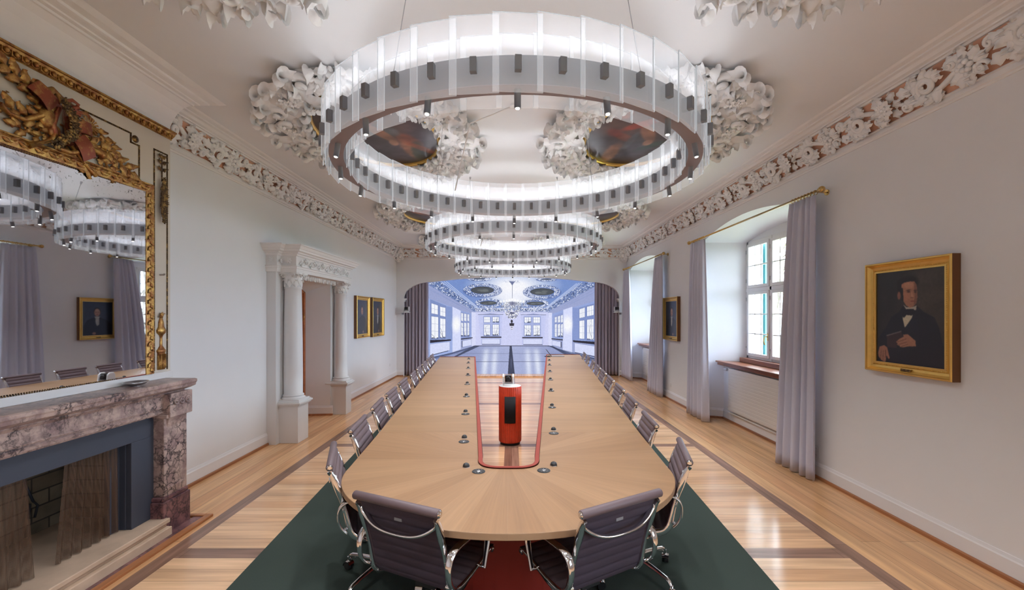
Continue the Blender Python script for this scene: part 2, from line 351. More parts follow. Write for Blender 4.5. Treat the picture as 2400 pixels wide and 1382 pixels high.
class MB:
    def __init__(s): s.v = []; s.f = []; s.sm = []; s.mi = []; s.n = 0
    def add(s, v, f, smooth=False, mtx=None, mi=0):
        v = np.asarray(v, float).reshape(-1, 3)
        if mtx is not None:
            m = np.array(mtx); v = v @ m[:3, :3].T + m[:3, 3]
        s.v.append(v); k = s.n; s.n += len(v)
        s.f.extend([tuple(i + k for i in q) for q in f]); s.sm.extend([smooth] * len(f)); s.mi.extend([mi] * len(f))
        return s
    def box(s, x0, x1, y0, y1, z0, z1, mtx=None, mi=0):
        v = [(x0, y0, z0), (x1, y0, z0), (x1, y1, z0), (x0, y1, z0), (x0, y0, z1), (x1, y0, z1), (x1, y1, z1), (x0, y1, z1)]
        return s.add(v, [(0, 3, 2, 1), (4, 5, 6, 7), (0, 1, 5, 4), (1, 2, 6, 5), (2, 3, 7, 6), (3, 0, 4, 7)], False, mtx, mi)
    def grid(s, P, smooth=True, closeu=False, closev=False, mtx=None, mi=0):
        P = np.asarray(P, float); a, b = P.shape[:2]
        f = []
        for i in range(a if closeu else a - 1):
            for j in range(b if closev else b - 1):
                f.append((i * b + j, ((i + 1) % a) * b + j, ((i + 1) % a) * b + (j + 1) % b, i * b + (j + 1) % b))
        return s.add(P.reshape(-1, 3), f, smooth, mtx, mi)
    def tube(s, pts, r, n=8, cap=True, closed=False, mtx=None, flat=None, smooth=True, mi=0):
        """round tube along pts; r number or list; flat=(a,b) gives an elliptic/flat bar"""
        P = np.asarray(pts, float); k = len(P)
        rr = np.full(k, r, float) if np.isscalar(r) else np.asarray(r, float)
        T = np.zeros_like(P)
        if closed:
            T = np.roll(P, -1, 0) - np.roll(P, 1, 0)
        else:
            T[1:-1] = P[2:] - P[:-2]; T[0] = P[1] - P[0]; T[-1] = P[-1] - P[-2]
        T /= np.linalg.norm(T, axis=1)[:, None] + 1e-12
        up = np.array([0, 0, 1.0]) if abs(T[0][2]) < 0.9 else np.array([1.0, 0, 0])
        if flat is not None and len(flat) == 3: up = np.asarray(flat[2], float)
        G = np.zeros((k, n, 3)); nrm = None
        for i in range(k):
            if nrm is None: nrm = up - T[i] * np.dot(up, T[i])
            else: nrm = nrm - T[i] * np.dot(nrm, T[i])
            nrm /= np.linalg.norm(nrm) + 1e-12
            bi = np.cross(T[i], nrm)
            if flat is None:
                for j in range(n):
                    a = 2 * PI * j / n
                    G[i, j] = P[i] + rr[i] * (math.cos(a) * nrm + math.sin(a) * bi)
            else:
                for j in range(n):
                    a = 2 * PI * (j + .5) / n; ca, sa = math.cos(a), math.sin(a)
                    e = 0.5
                    G[i, j] = P[i] + rr[i] * (flat[0] * math.copysign(abs(ca) ** e, ca) * nrm + flat[1] * math.copysign(abs(sa) ** e, sa) * bi)
        s.grid(G, smooth, closed, True, mtx, mi)
        if cap and not closed:
            base = s.n - k * n
            s.f.append(tuple(base + j for j in range(n))[::-1]); s.sm.append(False); s.mi.append(mi)
            s.f.append(tuple(base + (k - 1) * n + j for j in range(n))); s.sm.append(False); s.mi.append(mi)
        return s
    def lathe(s, prof, n=24, mtx=None, cap=True, smooth=True, mi=0, sx=1.0, sy=1.0):
        G = np.array([[(r * math.cos(2 * PI * j / n) * sx, r * math.sin(2 * PI * j / n) * sy, z) for j in range(n)] for r, z in prof])
        s.grid(G, smooth, False, True, mtx, mi)
        if cap:
            base = s.n - len(prof) * n
            s.f.append(tuple(base + j for j in range(n))[::-1]); s.sm.append(False); s.mi.append(mi)
            base += (len(prof) - 1) * n
            s.f.append(tuple(base + j for j in range(n))); s.sm.append(False); s.mi.append(mi)
        return s
    def ball(s, c, r, n=10, m=7, mtx=None, sc=(1, 1, 1), mi=0):
        G = np.array([[(c[0] + r * sc[0] * math.sin(PI * i / (m - 1)) * math.cos(2 * PI * j / n), c[1] + r * sc[1] * math.sin(PI * i / (m - 1)) * math.sin(2 * PI * j / n),
                        c[2] - r * sc[2] * math.cos(PI * i / (m - 1))) for j in range(n)] for i in range(m)])
        return s.grid(G, True, False, True, mtx, mi)
    def prism(s, poly, z0, z1, mtx=None, mi=0, side_mi=None):
        k = len(poly)
        v = [(x, y, z0) for x, y in poly] + [(x, y, z1) for x, y in poly]
        s.add(v, [tuple(range(k))[::-1], tuple(range(k, 2 * k))], False, mtx, mi)
        base = s.n - 2 * k
        for i in range(k):
            j = (i + 1) % k
            s.f.append((base + i, base + j, base + k + j, base + k + i)); s.sm.append(False); s.mi.append(mi if side_mi is None else side_mi)
        return s
    def sweep(s, path, prof, side=1, closed=False, smooth=False, mtx=None, mi=0, caps=True):
        """profile (u, z) swept along a plan polyline, mitred; u to the left of travel times side"""
        P = np.asarray(path, float); k = len(P); G = []
        for i in range(k):
            a = P[i] - P[i - 1] if (i > 0 or closed) else P[1] - P[0]
            b = P[(i + 1) % k] - P[i] if (i < k - 1 or closed) else a
            if i == 0 and not closed: a = b
            a = a / np.linalg.norm(a); b = b / np.linalg.norm(b)
            na = np.array([-a[1], a[0]]) * side; nb = np.array([-b[1], b[0]]) * side
            mm = na + nb; mm = mm / (np.dot(mm, na) + 1e-9)
            G.append([(P[i][0] + mm[0] * u, P[i][1] + mm[1] * u, z) for u, z in prof])
        s.grid(G, smooth, closed, False, mtx, mi)
        if caps and not closed:
            base = s.n - k * len(prof)
            s.f.append(tuple(base + j for j in range(len(prof)))); s.sm.append(False); s.mi.append(mi)
            base += (k - 1) * len(prof)
            s.f.append(tuple(base + j for j in range(len(prof)))[::-1]); s.sm.append(False); s.mi.append(mi)
        return s
    def mesh(s, name, mats):
        me = bpy.data.meshes.new(name)
        V = np.concatenate(s.v) if s.v else np.zeros((0, 3))
        me.from_pydata(V.tolist(), [], s.f)
        if not isinstance(mats, (list, tuple)): mats = [mats]
        for m in mats: me.materials.append(m)
        me.polygons.foreach_set('use_smooth', s.sm); me.polygons.foreach_set('material_index', s.mi)
        me.update()
        return me
    def build(s, name, mats, parent=None, bevel=0.0, loc=None, seg=2, **kw):
        o = bpy.data.objects.new(name, s.mesh(name, mats)); COL.objects.link(o)
        if parent is not None: o.parent = parent
        if loc is not None: o.location = loc
        if bevel:
            b = o.modifiers.new('bevel', 'BEVEL'); b.width = bevel; b.segments = seg; b.limit_method = 'ANGLE'; b.angle_limit = R(40)
        tag(o, **kw)
        return o

def inst(o, parent, mtx, name=None):
    """another object sharing o's mesh"""
    c = o.copy(); COL.objects.link(c); c.parent = parent; c.matrix_local = Matrix(mtx.tolist()) if isinstance(mtx, np.ndarray) else mtx
    if name: c.name = name
    return c

def T(x, y, z): return np.array(Matrix.Translation((x, y, z)))
def RX(a): return np.array(Matrix.Rotation(a, 4, 'X'))
def RY(a): return np.array(Matrix.Rotation(a, 4, 'Y'))
def RZ(a): return np.array(Matrix.Rotation(a, 4, 'Z'))
def SC(x, y, z): return np.diag([x, y, z, 1.0])
def basis(xa, ya, za, o):
    m = np.eye(4); m[:3, 0] = xa; m[:3, 1] = ya; m[:3, 2] = za; m[:3, 3] = o; return m

# ------------------------------------------------------------------ stucco pieces (local: x,y in the surface, z outwards)
def leaf(mb, mtx, L=0.2, Wd=0.06, rise=0.5, curl=2.4, lobes=4, bend=0.0, n=13, m=7, cup=0.35, mi=0, blunt=False):
    us = np.linspace(0, 1, n); th = rise - (rise + 0.28) * np.minimum(1, us * 1.7) + curl * 1.5 * np.clip((us - 0.66) / .34, 0, 1)
    be = bend * us * us
    ds = L / (n - 1)
    x = np.concatenate([[0], np.cumsum(ds * np.cos(th[:-1]) * np.cos(be[:-1]))]); z = np.concatenate([[0], np.cumsum(ds * np.sin(th[:-1]))])
    yb = np.concatenate([[0], np.cumsum(ds * np.cos(th[:-1]) * np.sin(be[:-1]))])
    w = Wd * (np.sin(PI * np.clip(us ** 0.75, 0, 1) * 0.94 + 0.12)) ** 0.8 * (1 + 0.24 * np.cos(2 * PI * lobes * us))
    if blunt: w = Wd * (.35 + .65 * np.sin(PI * np.clip(us ** .8, 0, 1) * .80 + .18)) * (1 + 0.13 * np.cos(2 * PI * lobes * us)); w[-1] *= .55
    vs = np.linspace(-1, 1, m)
    G = np.zeros((n, m, 3))
    for j, v in enumerate(vs):
        zc = -cup * Wd * (abs(v) ** 1.6) + 0.16 * Wd * math.cos(v * 3 * PI) * 0.7
        ny = v * w
        G[:, j, 0] = x - np.sin(th) * zc * 0.6 - abs(v) * ds * 0.6 * np.cos(2 * PI * lobes * us); G[:, j, 1] = yb + ny; G[:, j, 2] = z + np.cos(th) * zc + 0.01
    mb.grid(G, True, False, False, mtx, mi)

def scroll(mb, mtx, Rr=0.08, turns=1.4, r0=0.018, hand=1, n=22, lift=0.03, mi=0):
    t = np.linspace(0, 1, n); rad = Rr * (1 - 0.82 * t); a = hand * turns * 2 * PI * t
    P = np.stack([rad * np.cos(a), rad * np.sin(a), 0.012 + lift * t], 1)
    mb.tube(P, r0 * (1 - 0.45 * t), 7, True, False, mtx, mi=mi)

def rosette(mb, mtx, Rr=0.08, petals=7, h=0.05, mi=0, rng=random):
    for k in range(petals):
        a = 2 * PI * k / petals + rng.uniform(-.1, .1)
        leaf(mb, mtx @ RZ(a) @ T(Rr * 0.12, 0, 0.01), Rr * 1.05, Rr * 0.36, 0.9, 1.4, 2, 0, 8, 5, mi=mi)
    for k in range(petals):
        a = 2 * PI * (k + .5) / petals
        leaf(mb, mtx @ RZ(a) @ T(Rr * 0.08, 0, h * 0.4), Rr * 0.62, Rr * 0.24, 1.1, 1.6, 2, 0, 7, 5, mi=mi)
    mb.ball((0, 0, h * 0.75), Rr * 0.2, 8, 6, mtx, mi=mi)
    for k in range(5):
        a = 2 * PI * k / 5; mb.ball((Rr * .18 * math.cos(a), Rr * .18 * math.sin(a), h * 0.7), Rr * 0.11, 6, 5, mtx, mi=mi)
# ================================================================== ROOM
ZC = 3.724; XW = 3.30; YE = 12.35; YB = -3.6
NICHES = [(-1.55, 1.05), (4.85, 7.45), (9.40, 12.0)]     # window recesses in the right wall; the first is unseen, added for daylight
SILLZ = 0.977
def niche_in(y0, y1): return y0 + 0.29, y1 - 0.30

def struct(name, mb, mats, parent=None, **kw):
    o = mb.build(name, mats, parent, **kw)
    if parent is None: o['kind'] = 'structure'
    return o

# floor: cells of boards and walnut strips
xs = [-4.2, -2.555, -2.435, -0.09, 0.09, 2.435, 2.555, 4.2]
ys = [YB]
for yc in (-2.38, 0.30, 3.17, 5.80, 8.50, 11.15): ys += [yc - .065, yc + .065]
ys.append(13.0)
fl = MB()
for i in range(len(xs) - 1):
    for j in range(len(ys) - 1):
        strip_x = i in (1, 3, 5); strip_y = j % 2 == 1; outer = i in (0, 6)
        mi = 1 if outer else (2 if strip_x else (3 if strip_y else 0))
        fl.add([(xs[i], ys[j], 0), (xs[i + 1], ys[j], 0), (xs[i + 1], ys[j + 1], 0), (xs[i], ys[j + 1], 0)], [(0, 1, 2, 3)], False, None, mi)
struct('floor', fl, [M['field'], M['border'], M['walnut_y'], M['walnut_x']])
cl = MB(); cl.box(-4.2, 4.2, YB - .2, 13.0, ZC, ZC + .12); struct('ceiling', cl, M['ceil'])

# left wall with the doorway recess and the firebox opening
wl = MB()
def wseg(y0, y1, z0, z1): wl.box(-3.55, -XW, y0, y1, z0, z1)
wseg(YB, 2.1, 0, ZC); wseg(2.1, 3.45, 0.95, ZC); wseg(3.45, 6.16, 0, ZC); wseg(6.16, 7.60, 2.42, ZC); wseg(7.60, 13.0, 0, ZC)
wl.box(-4.3, -3.8, YB - .2, 13.1, -.1, ZC); wl.box(-3.8, -3.55, 7.60, 7.9, 0, 2.6); wl.box(-3.75, -3.55, 5.9, 6.16, 0, 2.6)
# splayed doorway jambs, head and back wall round the door
wl.add([(-3.18, 7.55, 0), (-3.62, 7.50, 0), (-3.62, 7.50, 2.42), (-3.18, 7.55, 2.42)], [(0, 1, 2, 3)])
wl.add([(-3.18, 6.20, 0), (-3.62, 6.24, 0), (-3.62, 6.24, 2.42), (-3.18, 6.20, 2.42)], [(3, 2, 1, 0)])
G = []
for t in np.linspace(0, 1, 15):
    G.append([(-3.18, 6.2 + 1.35 * t, 2.30 + .0 * t), (-3.62, 6.24 + 1.26 * t, 2.13 + 0.16 * math.sin(PI * t))])
wl.grid(G)
wl.box(-3.75, -3.62, 6.16, 7.62, 2.13, 2.6)
struct('wall_left', wl, M['wall'])
# right wall: columns that follow the arched recesses
wr = MB()
def zmouth(t): return 3.00 + 0.19 * (1 - (2 * t - 1) ** 2)
def zinner(t): return 2.95 + 0.13 * (1 - (2 * t - 1) ** 2)
yprev = YB
for (y0, y1) in NICHES:
    wr.box(XW, 4.18, yprev, y0 - .0, 0, ZC)
    i0, i1 = niche_in(y0, y1)
    K = 16; ts = np.linspace(0, 1, K + 1)
    for a, b_ in zip(ts[:-1], ts[1:]):
        ya, yb = y0 + (y1 - y0) * a, y0 + (y1 - y0) * b_
        ia, ib = i0 + (i1 - i0) * a, i0 + (i1 - i0) * b_
        za, zb = zmouth(a), zmouth(b_); wa, wb = zinner(a), zinner(b_)
        wr.add([(XW, ya, za), (XW, yb, zb), (XW, yb, ZC), (XW, ya, ZC)], [(0, 1, 2, 3)])            # wall above
        wr.add([(XW, ya, za), (XW, yb, zb), (3.92, ib, wb), (3.92, ia, wa)], [(3, 2, 1, 0)], True)   # soffit
        wr.add([(3.92, ia, 2.95), (3.92, ib, 2.95), (3.92, ib, wb), (3.92, ia, wa)], [(0, 1, 2, 3)])
    for (m0, n0) in ((y0, i0), (y1, i1)):
        wr.add([(XW, m0, 0), (3.92, n0, 0), (3.92, n0, 2.951), (XW, m0, 3.0)], [(0, 1, 2, 3)])
    f = 0.484
    wr.add([(3.60, y0 + .14, 0), (3.60, y1 - .145, 0), (3.60, y1 - .145, SILLZ - .05), (3.60, y0 + .14, SILLZ - .05)], [(0, 1, 2, 3)])
    wr.box(3.62, 4.18, y0 + .15, y1 - .15, -.02, SILLZ - .05)
    wr.box(3.96, 4.18, i0 - .35, i0 - .02, SILLZ - .05, 3.1); wr.box(3.96, 4.18, i1 + .02, i1 + .35, SILLZ - .05, 3.1)
    wr.box(3.96, 4.18, i0 - .35, i1 + .35, 2.97, ZC)
    yprev = y1
wr.box(XW, 4.18, yprev, 13.0, 0, ZC)
struct('wall_right', wr, M['wall'])
bw = MB(); bw.box(-4.2, 4.2, YB - .2, YB, 0, ZC); struct('wall_back', bw, M['wall'])
# far wall with the basket arch and the deep recess that holds the display
def arch(x):
    x = abs(x)
    if x > 2.3: return 2.227 + 0.473 * math.sqrt(max(0, 1 - ((x - 2.3) / 0.8) ** 2))
    return 2.70 + 0.15 * (1 - (x / 2.3) ** 2)
we = MB()
we.box(-XW, -3.10, YE, YE + .18, 0, ZC); we.box(3.09, XW, YE, YE + .18, 0, ZC)
cx = [-3.0999] + [-2.3 - .8 * math.cos(PI / 2 * k / 14) for k in range(1, 15)] + list(np.linspace(-2.3, 2.3, 30))[1:] + [2.3 + .79 * math.sin(PI / 2 * k / 14) for k in range(1, 14)] + [3.0899]
for a, b_ in zip(cx[:-1], cx[1:]):
    za, zb = arch(a), arch(b_)
    we.add([(a, YE, za), (b_, YE, zb), (b_, YE, ZC), (a, YE, ZC)], [(0, 1, 2, 3)])
    we.add([(a, YE, za), (b_, YE, zb), (b_, YE + .18, zb), (a, YE + .18, za)], [(3, 2, 1, 0)], True)
    we.add([(a, YE + .18, za), (b_, YE + .18, zb), (b_, YE + .18, ZC), (a, YE + .18, ZC)], [(3, 2, 1, 0)])
for sx in (-1, 1):       # impost brackets under the arch
    mt = SC(sx, 1, 1) @ T(3.10, YE, 0)
    for (d, z0, z1) in ((0.035, 2.13, 2.16), (0.055, 2.16, 2.19), (0.08, 2.19, 2.225)):
        we.box(-d, 0.05, -.015 - d * .3, .18, z0, z1, mt)
we.box(-XW - .3, XW + .3, 12.98, 13.1, 0, ZC)
struct('wall_end', we, M['wall'])

# baseboards
bp = [(0, .028), (.018, .028), (.018, .135), (.012, .145), (.006, .165), (0, .168)]
bq = [(0, 0), (.034, 0), (.034, .024), (.026, .032), (0, .032)]
def base(name, path, side):
    a = MB(); a.sweep(path, bp, side); o = struct(name, a, M['whitegloss'])
    b_ = MB(); b_.sweep(path, bq, side); b_.build('skirting_strip', M['basewood'], o)
    return o
base('baseboard_left', [(-XW, 12.35), (-XW, 7.88)], 1)
base('baseboard_left_near', [(-XW, 5.80), (-XW, 3.78)], 1)
base('baseboard_left_doorway', [(-3.13, 7.55), (-3.60, 7.505)], 1)
pth = [(XW, -3.6)]
for (y0, y1) in NICHES: pth += [(XW, y0), (3.60, y0 + .14), (3.60, y1 - .145), (XW, y1)]
pth.append((XW, 12.35))
base('baseboard_right', pth, 1)
base('baseboard_end_left', [(-3.10, YE), (-XW, YE)], 1)
base('baseboard_end_right', [(XW, YE), (3.09, YE)], 1)

# cornice and frieze
mold_low = [(0, 3.335), (.012, 3.335), (.016, 3.35), (.028, 3.355), (.03, 3.37), (.018, 3.375), (.02, 3.395), (.032, 3.40), (.03, 3.408), (.012, 3.408)]
mold_top = [(.112, 3.632), (.128, 3.632), (.134, 3.648), (.15, 3.65), (.152, 3.66), (.178, 3.668), (.20, 3.688), (.226, 3.694), (.228, 3.706), (.27, 3.712), (.29, 3.7245), (0.1, 3.7245)]
ground = [(.010, 3.405), (.115, 3.638)]
CBX, CB0, CB1 = -3.00, 1.65, 3.75
def cornice(name, path, side):
    a = MB(); a.sweep(path, mold_low, side, caps=False); a.sweep(path, mold_top, side, caps=False)
    o = struct(name, a, M['trimw'])
    g = MB(); g.sweep(path, ground, side, caps=False); g.build('frieze_ground', M['terra'], o)
    return o
cor_l = cornice('trim_1', [(0, YE), (-XW, YE), (-XW, CB1)], 1)
cor_r = cornice('trim_2', [(XW, YB), (XW, YE), (0, YE)], 1)
cor_b = cornice('trim_3', [(-XW, CB0), (-XW, YB), (XW, YB)], 1)
# chimney breast cornice with its big cove
cove = [(0, 3.34), (.012, 3.345), (.018, 3.40), (.032, 3.46), (.055, 3.53), (.085, 3.59), (.1216, 3.628), (.135, 3.63), (.14, 3.645), (.165, 3.65), (.17, 3.66), (.20, 3.668), (.216, 3.674), (.222, 3.69), (.27, 3.70), (.313, 3.7245)]
a = MB(); a.sweep([(-XW, CB1), (CBX, CB1), (CBX, CB0), (-XW, CB0)], cove, 1, smooth=False, caps=False)
struct('trim_4', a, M['trimw'])
wc = MB(); wc.box(-XW, CBX, CB0, CB1, 1.18, 3.70); wc.box(-XW, CBX, CB0, 2.1, 0, 1.18); wc.box(-XW, CBX, 3.45, CB1, 0, 1.18); wc.box(-XW, CBX, 2.1, 3.45, .985, 1.18)
struct('wall_chimney', wc, M['wall'])

# frieze ornament: three variants of a scroll unit, a rosette, shared along the walls
rng = random.Random(5)
def frieze_scroll(seed, flip):
    r = random.Random(seed); mb = MB(); s = -1 if flip else 1
    # local: x along 0..0.5, y 0..0.26, stem swings across the band
    pts = [(x, .13 + s * .075 * math.sin(PI * x / .5 + .3), .02 + .012 * math.sin(9 * x)) for x in np.linspace(-.05, .52, 16)]
    mb.tube(pts, np.linspace(.016, .024, 16), 7)
    scroll(mb, T(.25, .13, .005) @ RZ(R(90) * s), .088, 1.35, .026, s, 26, .05)
    scroll(mb, T(.25, .13, .02) @ RZ(R(200) * s), .05, 1.1, .018, s, 18, .035)
    for k in range(9):           # acanthus leaves thrown off the outer turn
        a = s * (R(40) + k * R(33)) + r.uniform(-.15, .15)
        leaf(mb, T(.25 + .062 * math.cos(a), .13 + .052 * math.sin(a), .02) @ RZ(a + s * .9) , r.uniform(.10, .15), r.uniform(.032, .044), .75, r.uniform(1.6, 2.8), 3, s * r.uniform(.4, 1.0), 11, 6)
    for (x, y, a, L) in ((.0, .06, .2, .17), (.02, .2, -.15, .16), (.42, .21, .1, .14), (.40, .05, -.1, .16), (.1, .035, .0, .13), (.33, .235, 3.2, .12), (.46, .12, .6, .12)):
        yy = y if s > 0 else .26 - y
        leaf(mb, T(x, yy, .012) @ RZ(a * s + r.uniform(-.2, .2)), L, .042, .6, r.uniform(1.2, 2.6), 3, r.uniform(-.5, .5), 11, 6)
    scroll(mb, T(.44, .13 - s * .06, .01), .04, 1.2, .015, -s, 16, .03)
    scroll(mb, T(.05, .13 + s * .065, .01), .042, 1.2, .015, s, 16, .03)
    return mb
def frieze_flower(seed):
    r = random.Random(seed); mb = MB()
    rosette(mb, T(0, .13, .03), .092, 8, .05, rng=r)
    for k in range(6):
        a = R(60) * k + r.uniform(-.2, .2)
        leaf(mb, T(.05 * math.cos(a), .13 + .05 * math.sin(a), .01) @ RZ(a), .115, .034, .5, 2.4, 3, r.uniform(-.6, .6), 10, 6)
    return mb
def frieze_cluster(seed):
    r = random.Random(seed); mb = MB()
    for k in range(10):
        a = R(36) * k
        mb.ball((.03 * math.cos(a) * (1 + k % 2), .13 + .03 * math.sin(a) * (1 + k % 2), .04 - .012 * (k % 2)), .021, 7, 6)
    for k in range(7):
        a = R(51) * k + r.uniform(-.2, .2)
        leaf(mb, T(.03 * math.cos(a), .13 + .03 * math.sin(a), .015) @ RZ(a), .13, .036, .55, 2.6, 3, r.uniform(-.8, .8), 11, 6)
    scroll(mb, T(.075, .07, .01), .045, 1.3, .016, 1, 16, .03); scroll(mb, T(-.075, .19, .01), .045, 1.3, .016, 1, 16, .03)
    return mb
scroll_meshes = [frieze_scroll(11, False).mesh('acanthus_scroll', M['stucco']), frieze_scroll(12, True).mesh('acanthus_scroll', M['stucco']), frieze_scroll(13, False).mesh('acanthus_scroll', M['stucco'])]
flower_meshes = [frieze_flower(21).mesh('rosette', M['stucco']), frieze_cluster(22).mesh('fruit_cluster', M['stucco'])]
def frieze_run(parent, p0, d, length, n):
    """ornament from p0 (x,y) along d; n inward normal"""
    up = np.array([.40 * n[0], .40 * n[1], .916]); za = np.array([.916 * n[0], .916 * n[1], -.40]); xa = np.cross(up, za)
    sgn = 1 if xa[0] * d[0] + xa[1] * d[1] > 0 else -1
    pitch = .66; cnt = int(round(length / pitch)); pitch = length / cnt
    for k in range(cnt):
        if sgn > 0: s0 = k * pitch
        else: s0 = (k + 1) * pitch
        o = np.array([p0[0] + d[0] * s0 + n[0] * .014, p0[1] + d[1] * s0 + n[1] * .014, 3.402])
        mb = basis(xa, up, za, o)
        for j, (mesh, off) in enumerate(((scroll_meshes[k % 3], .04), (flower_meshes[k % 2], pitch - .08))):
            ob = bpy.data.objects.new('acanthus_scroll' if j == 0 else 'rosette', mesh); COL.objects.link(ob)
            ob.parent = parent; ob.matrix_local = Matrix((mb @ T(off, 0, 0) @ SC(1.0, 1.0, 1.0)).tolist())
frieze_run(cor_l, (-XW, CB1 + .02), (0, 1), YE - CB1 - .2, (1, 0))
frieze_run(cor_r, (XW, 2.3), (0, 1), YE - 2.5, (-1, 0))
frieze_run(cor_l, (-XW + .2, YE), (1, 0), XW - .35, (0, -1))
frieze_run(cor_r, (.15, YE), (1, 0), XW - .35, (0, -1))
# big shell cartouches in the far corners
def cartouche(seed):
    r = random.Random(seed); mb = MB()
    for k in range(11):
        a = R(-20 + k * 22)
        leaf(mb, RZ(a) @ T(.02, 0, .03), .2, .045, .7, 1.5, 3, 0, 11, 6)
    for k in range(9):
        a = R(k * 40); leaf(mb, T(.06 * math.cos(a), -.03 + .06 * math.sin(a), .05) @ RZ(a), .14, .04, .8, 2.6, 3, .5, 10, 6)
    for sx in (-1, 1): scroll(mb, T(sx * .09, -.12, .03), .075, 1.4, .024, sx, 24, .05)
    mb.ball((0, -.05, .06), .06, 12, 9)
    for k in range(5): leaf(mb, T(0, -.12, .03) @ RZ(R(-90 + (k - 2) * 24)), .15, .035, .6, 1.8, 3, 0, 10, 6)
    return mb
cm = cartouche(3)
for sx, par in ((-1, cor_l), (1, cor_r)):
    d = np.array([-sx * .7071, -.7071, 0]); up = np.array([d[0] * .35, d[1] * .35, .937]); za = np.array([d[0] * .937, d[1] * .937, -.35]); xa = np.cross(up, za)
    ob = cm.build('shell_cartouche', M['stucco'], par); ob.matrix_local = Matrix(basis(xa, up, za, (sx * (XW - .10), YE - .10, 3.50)).tolist())

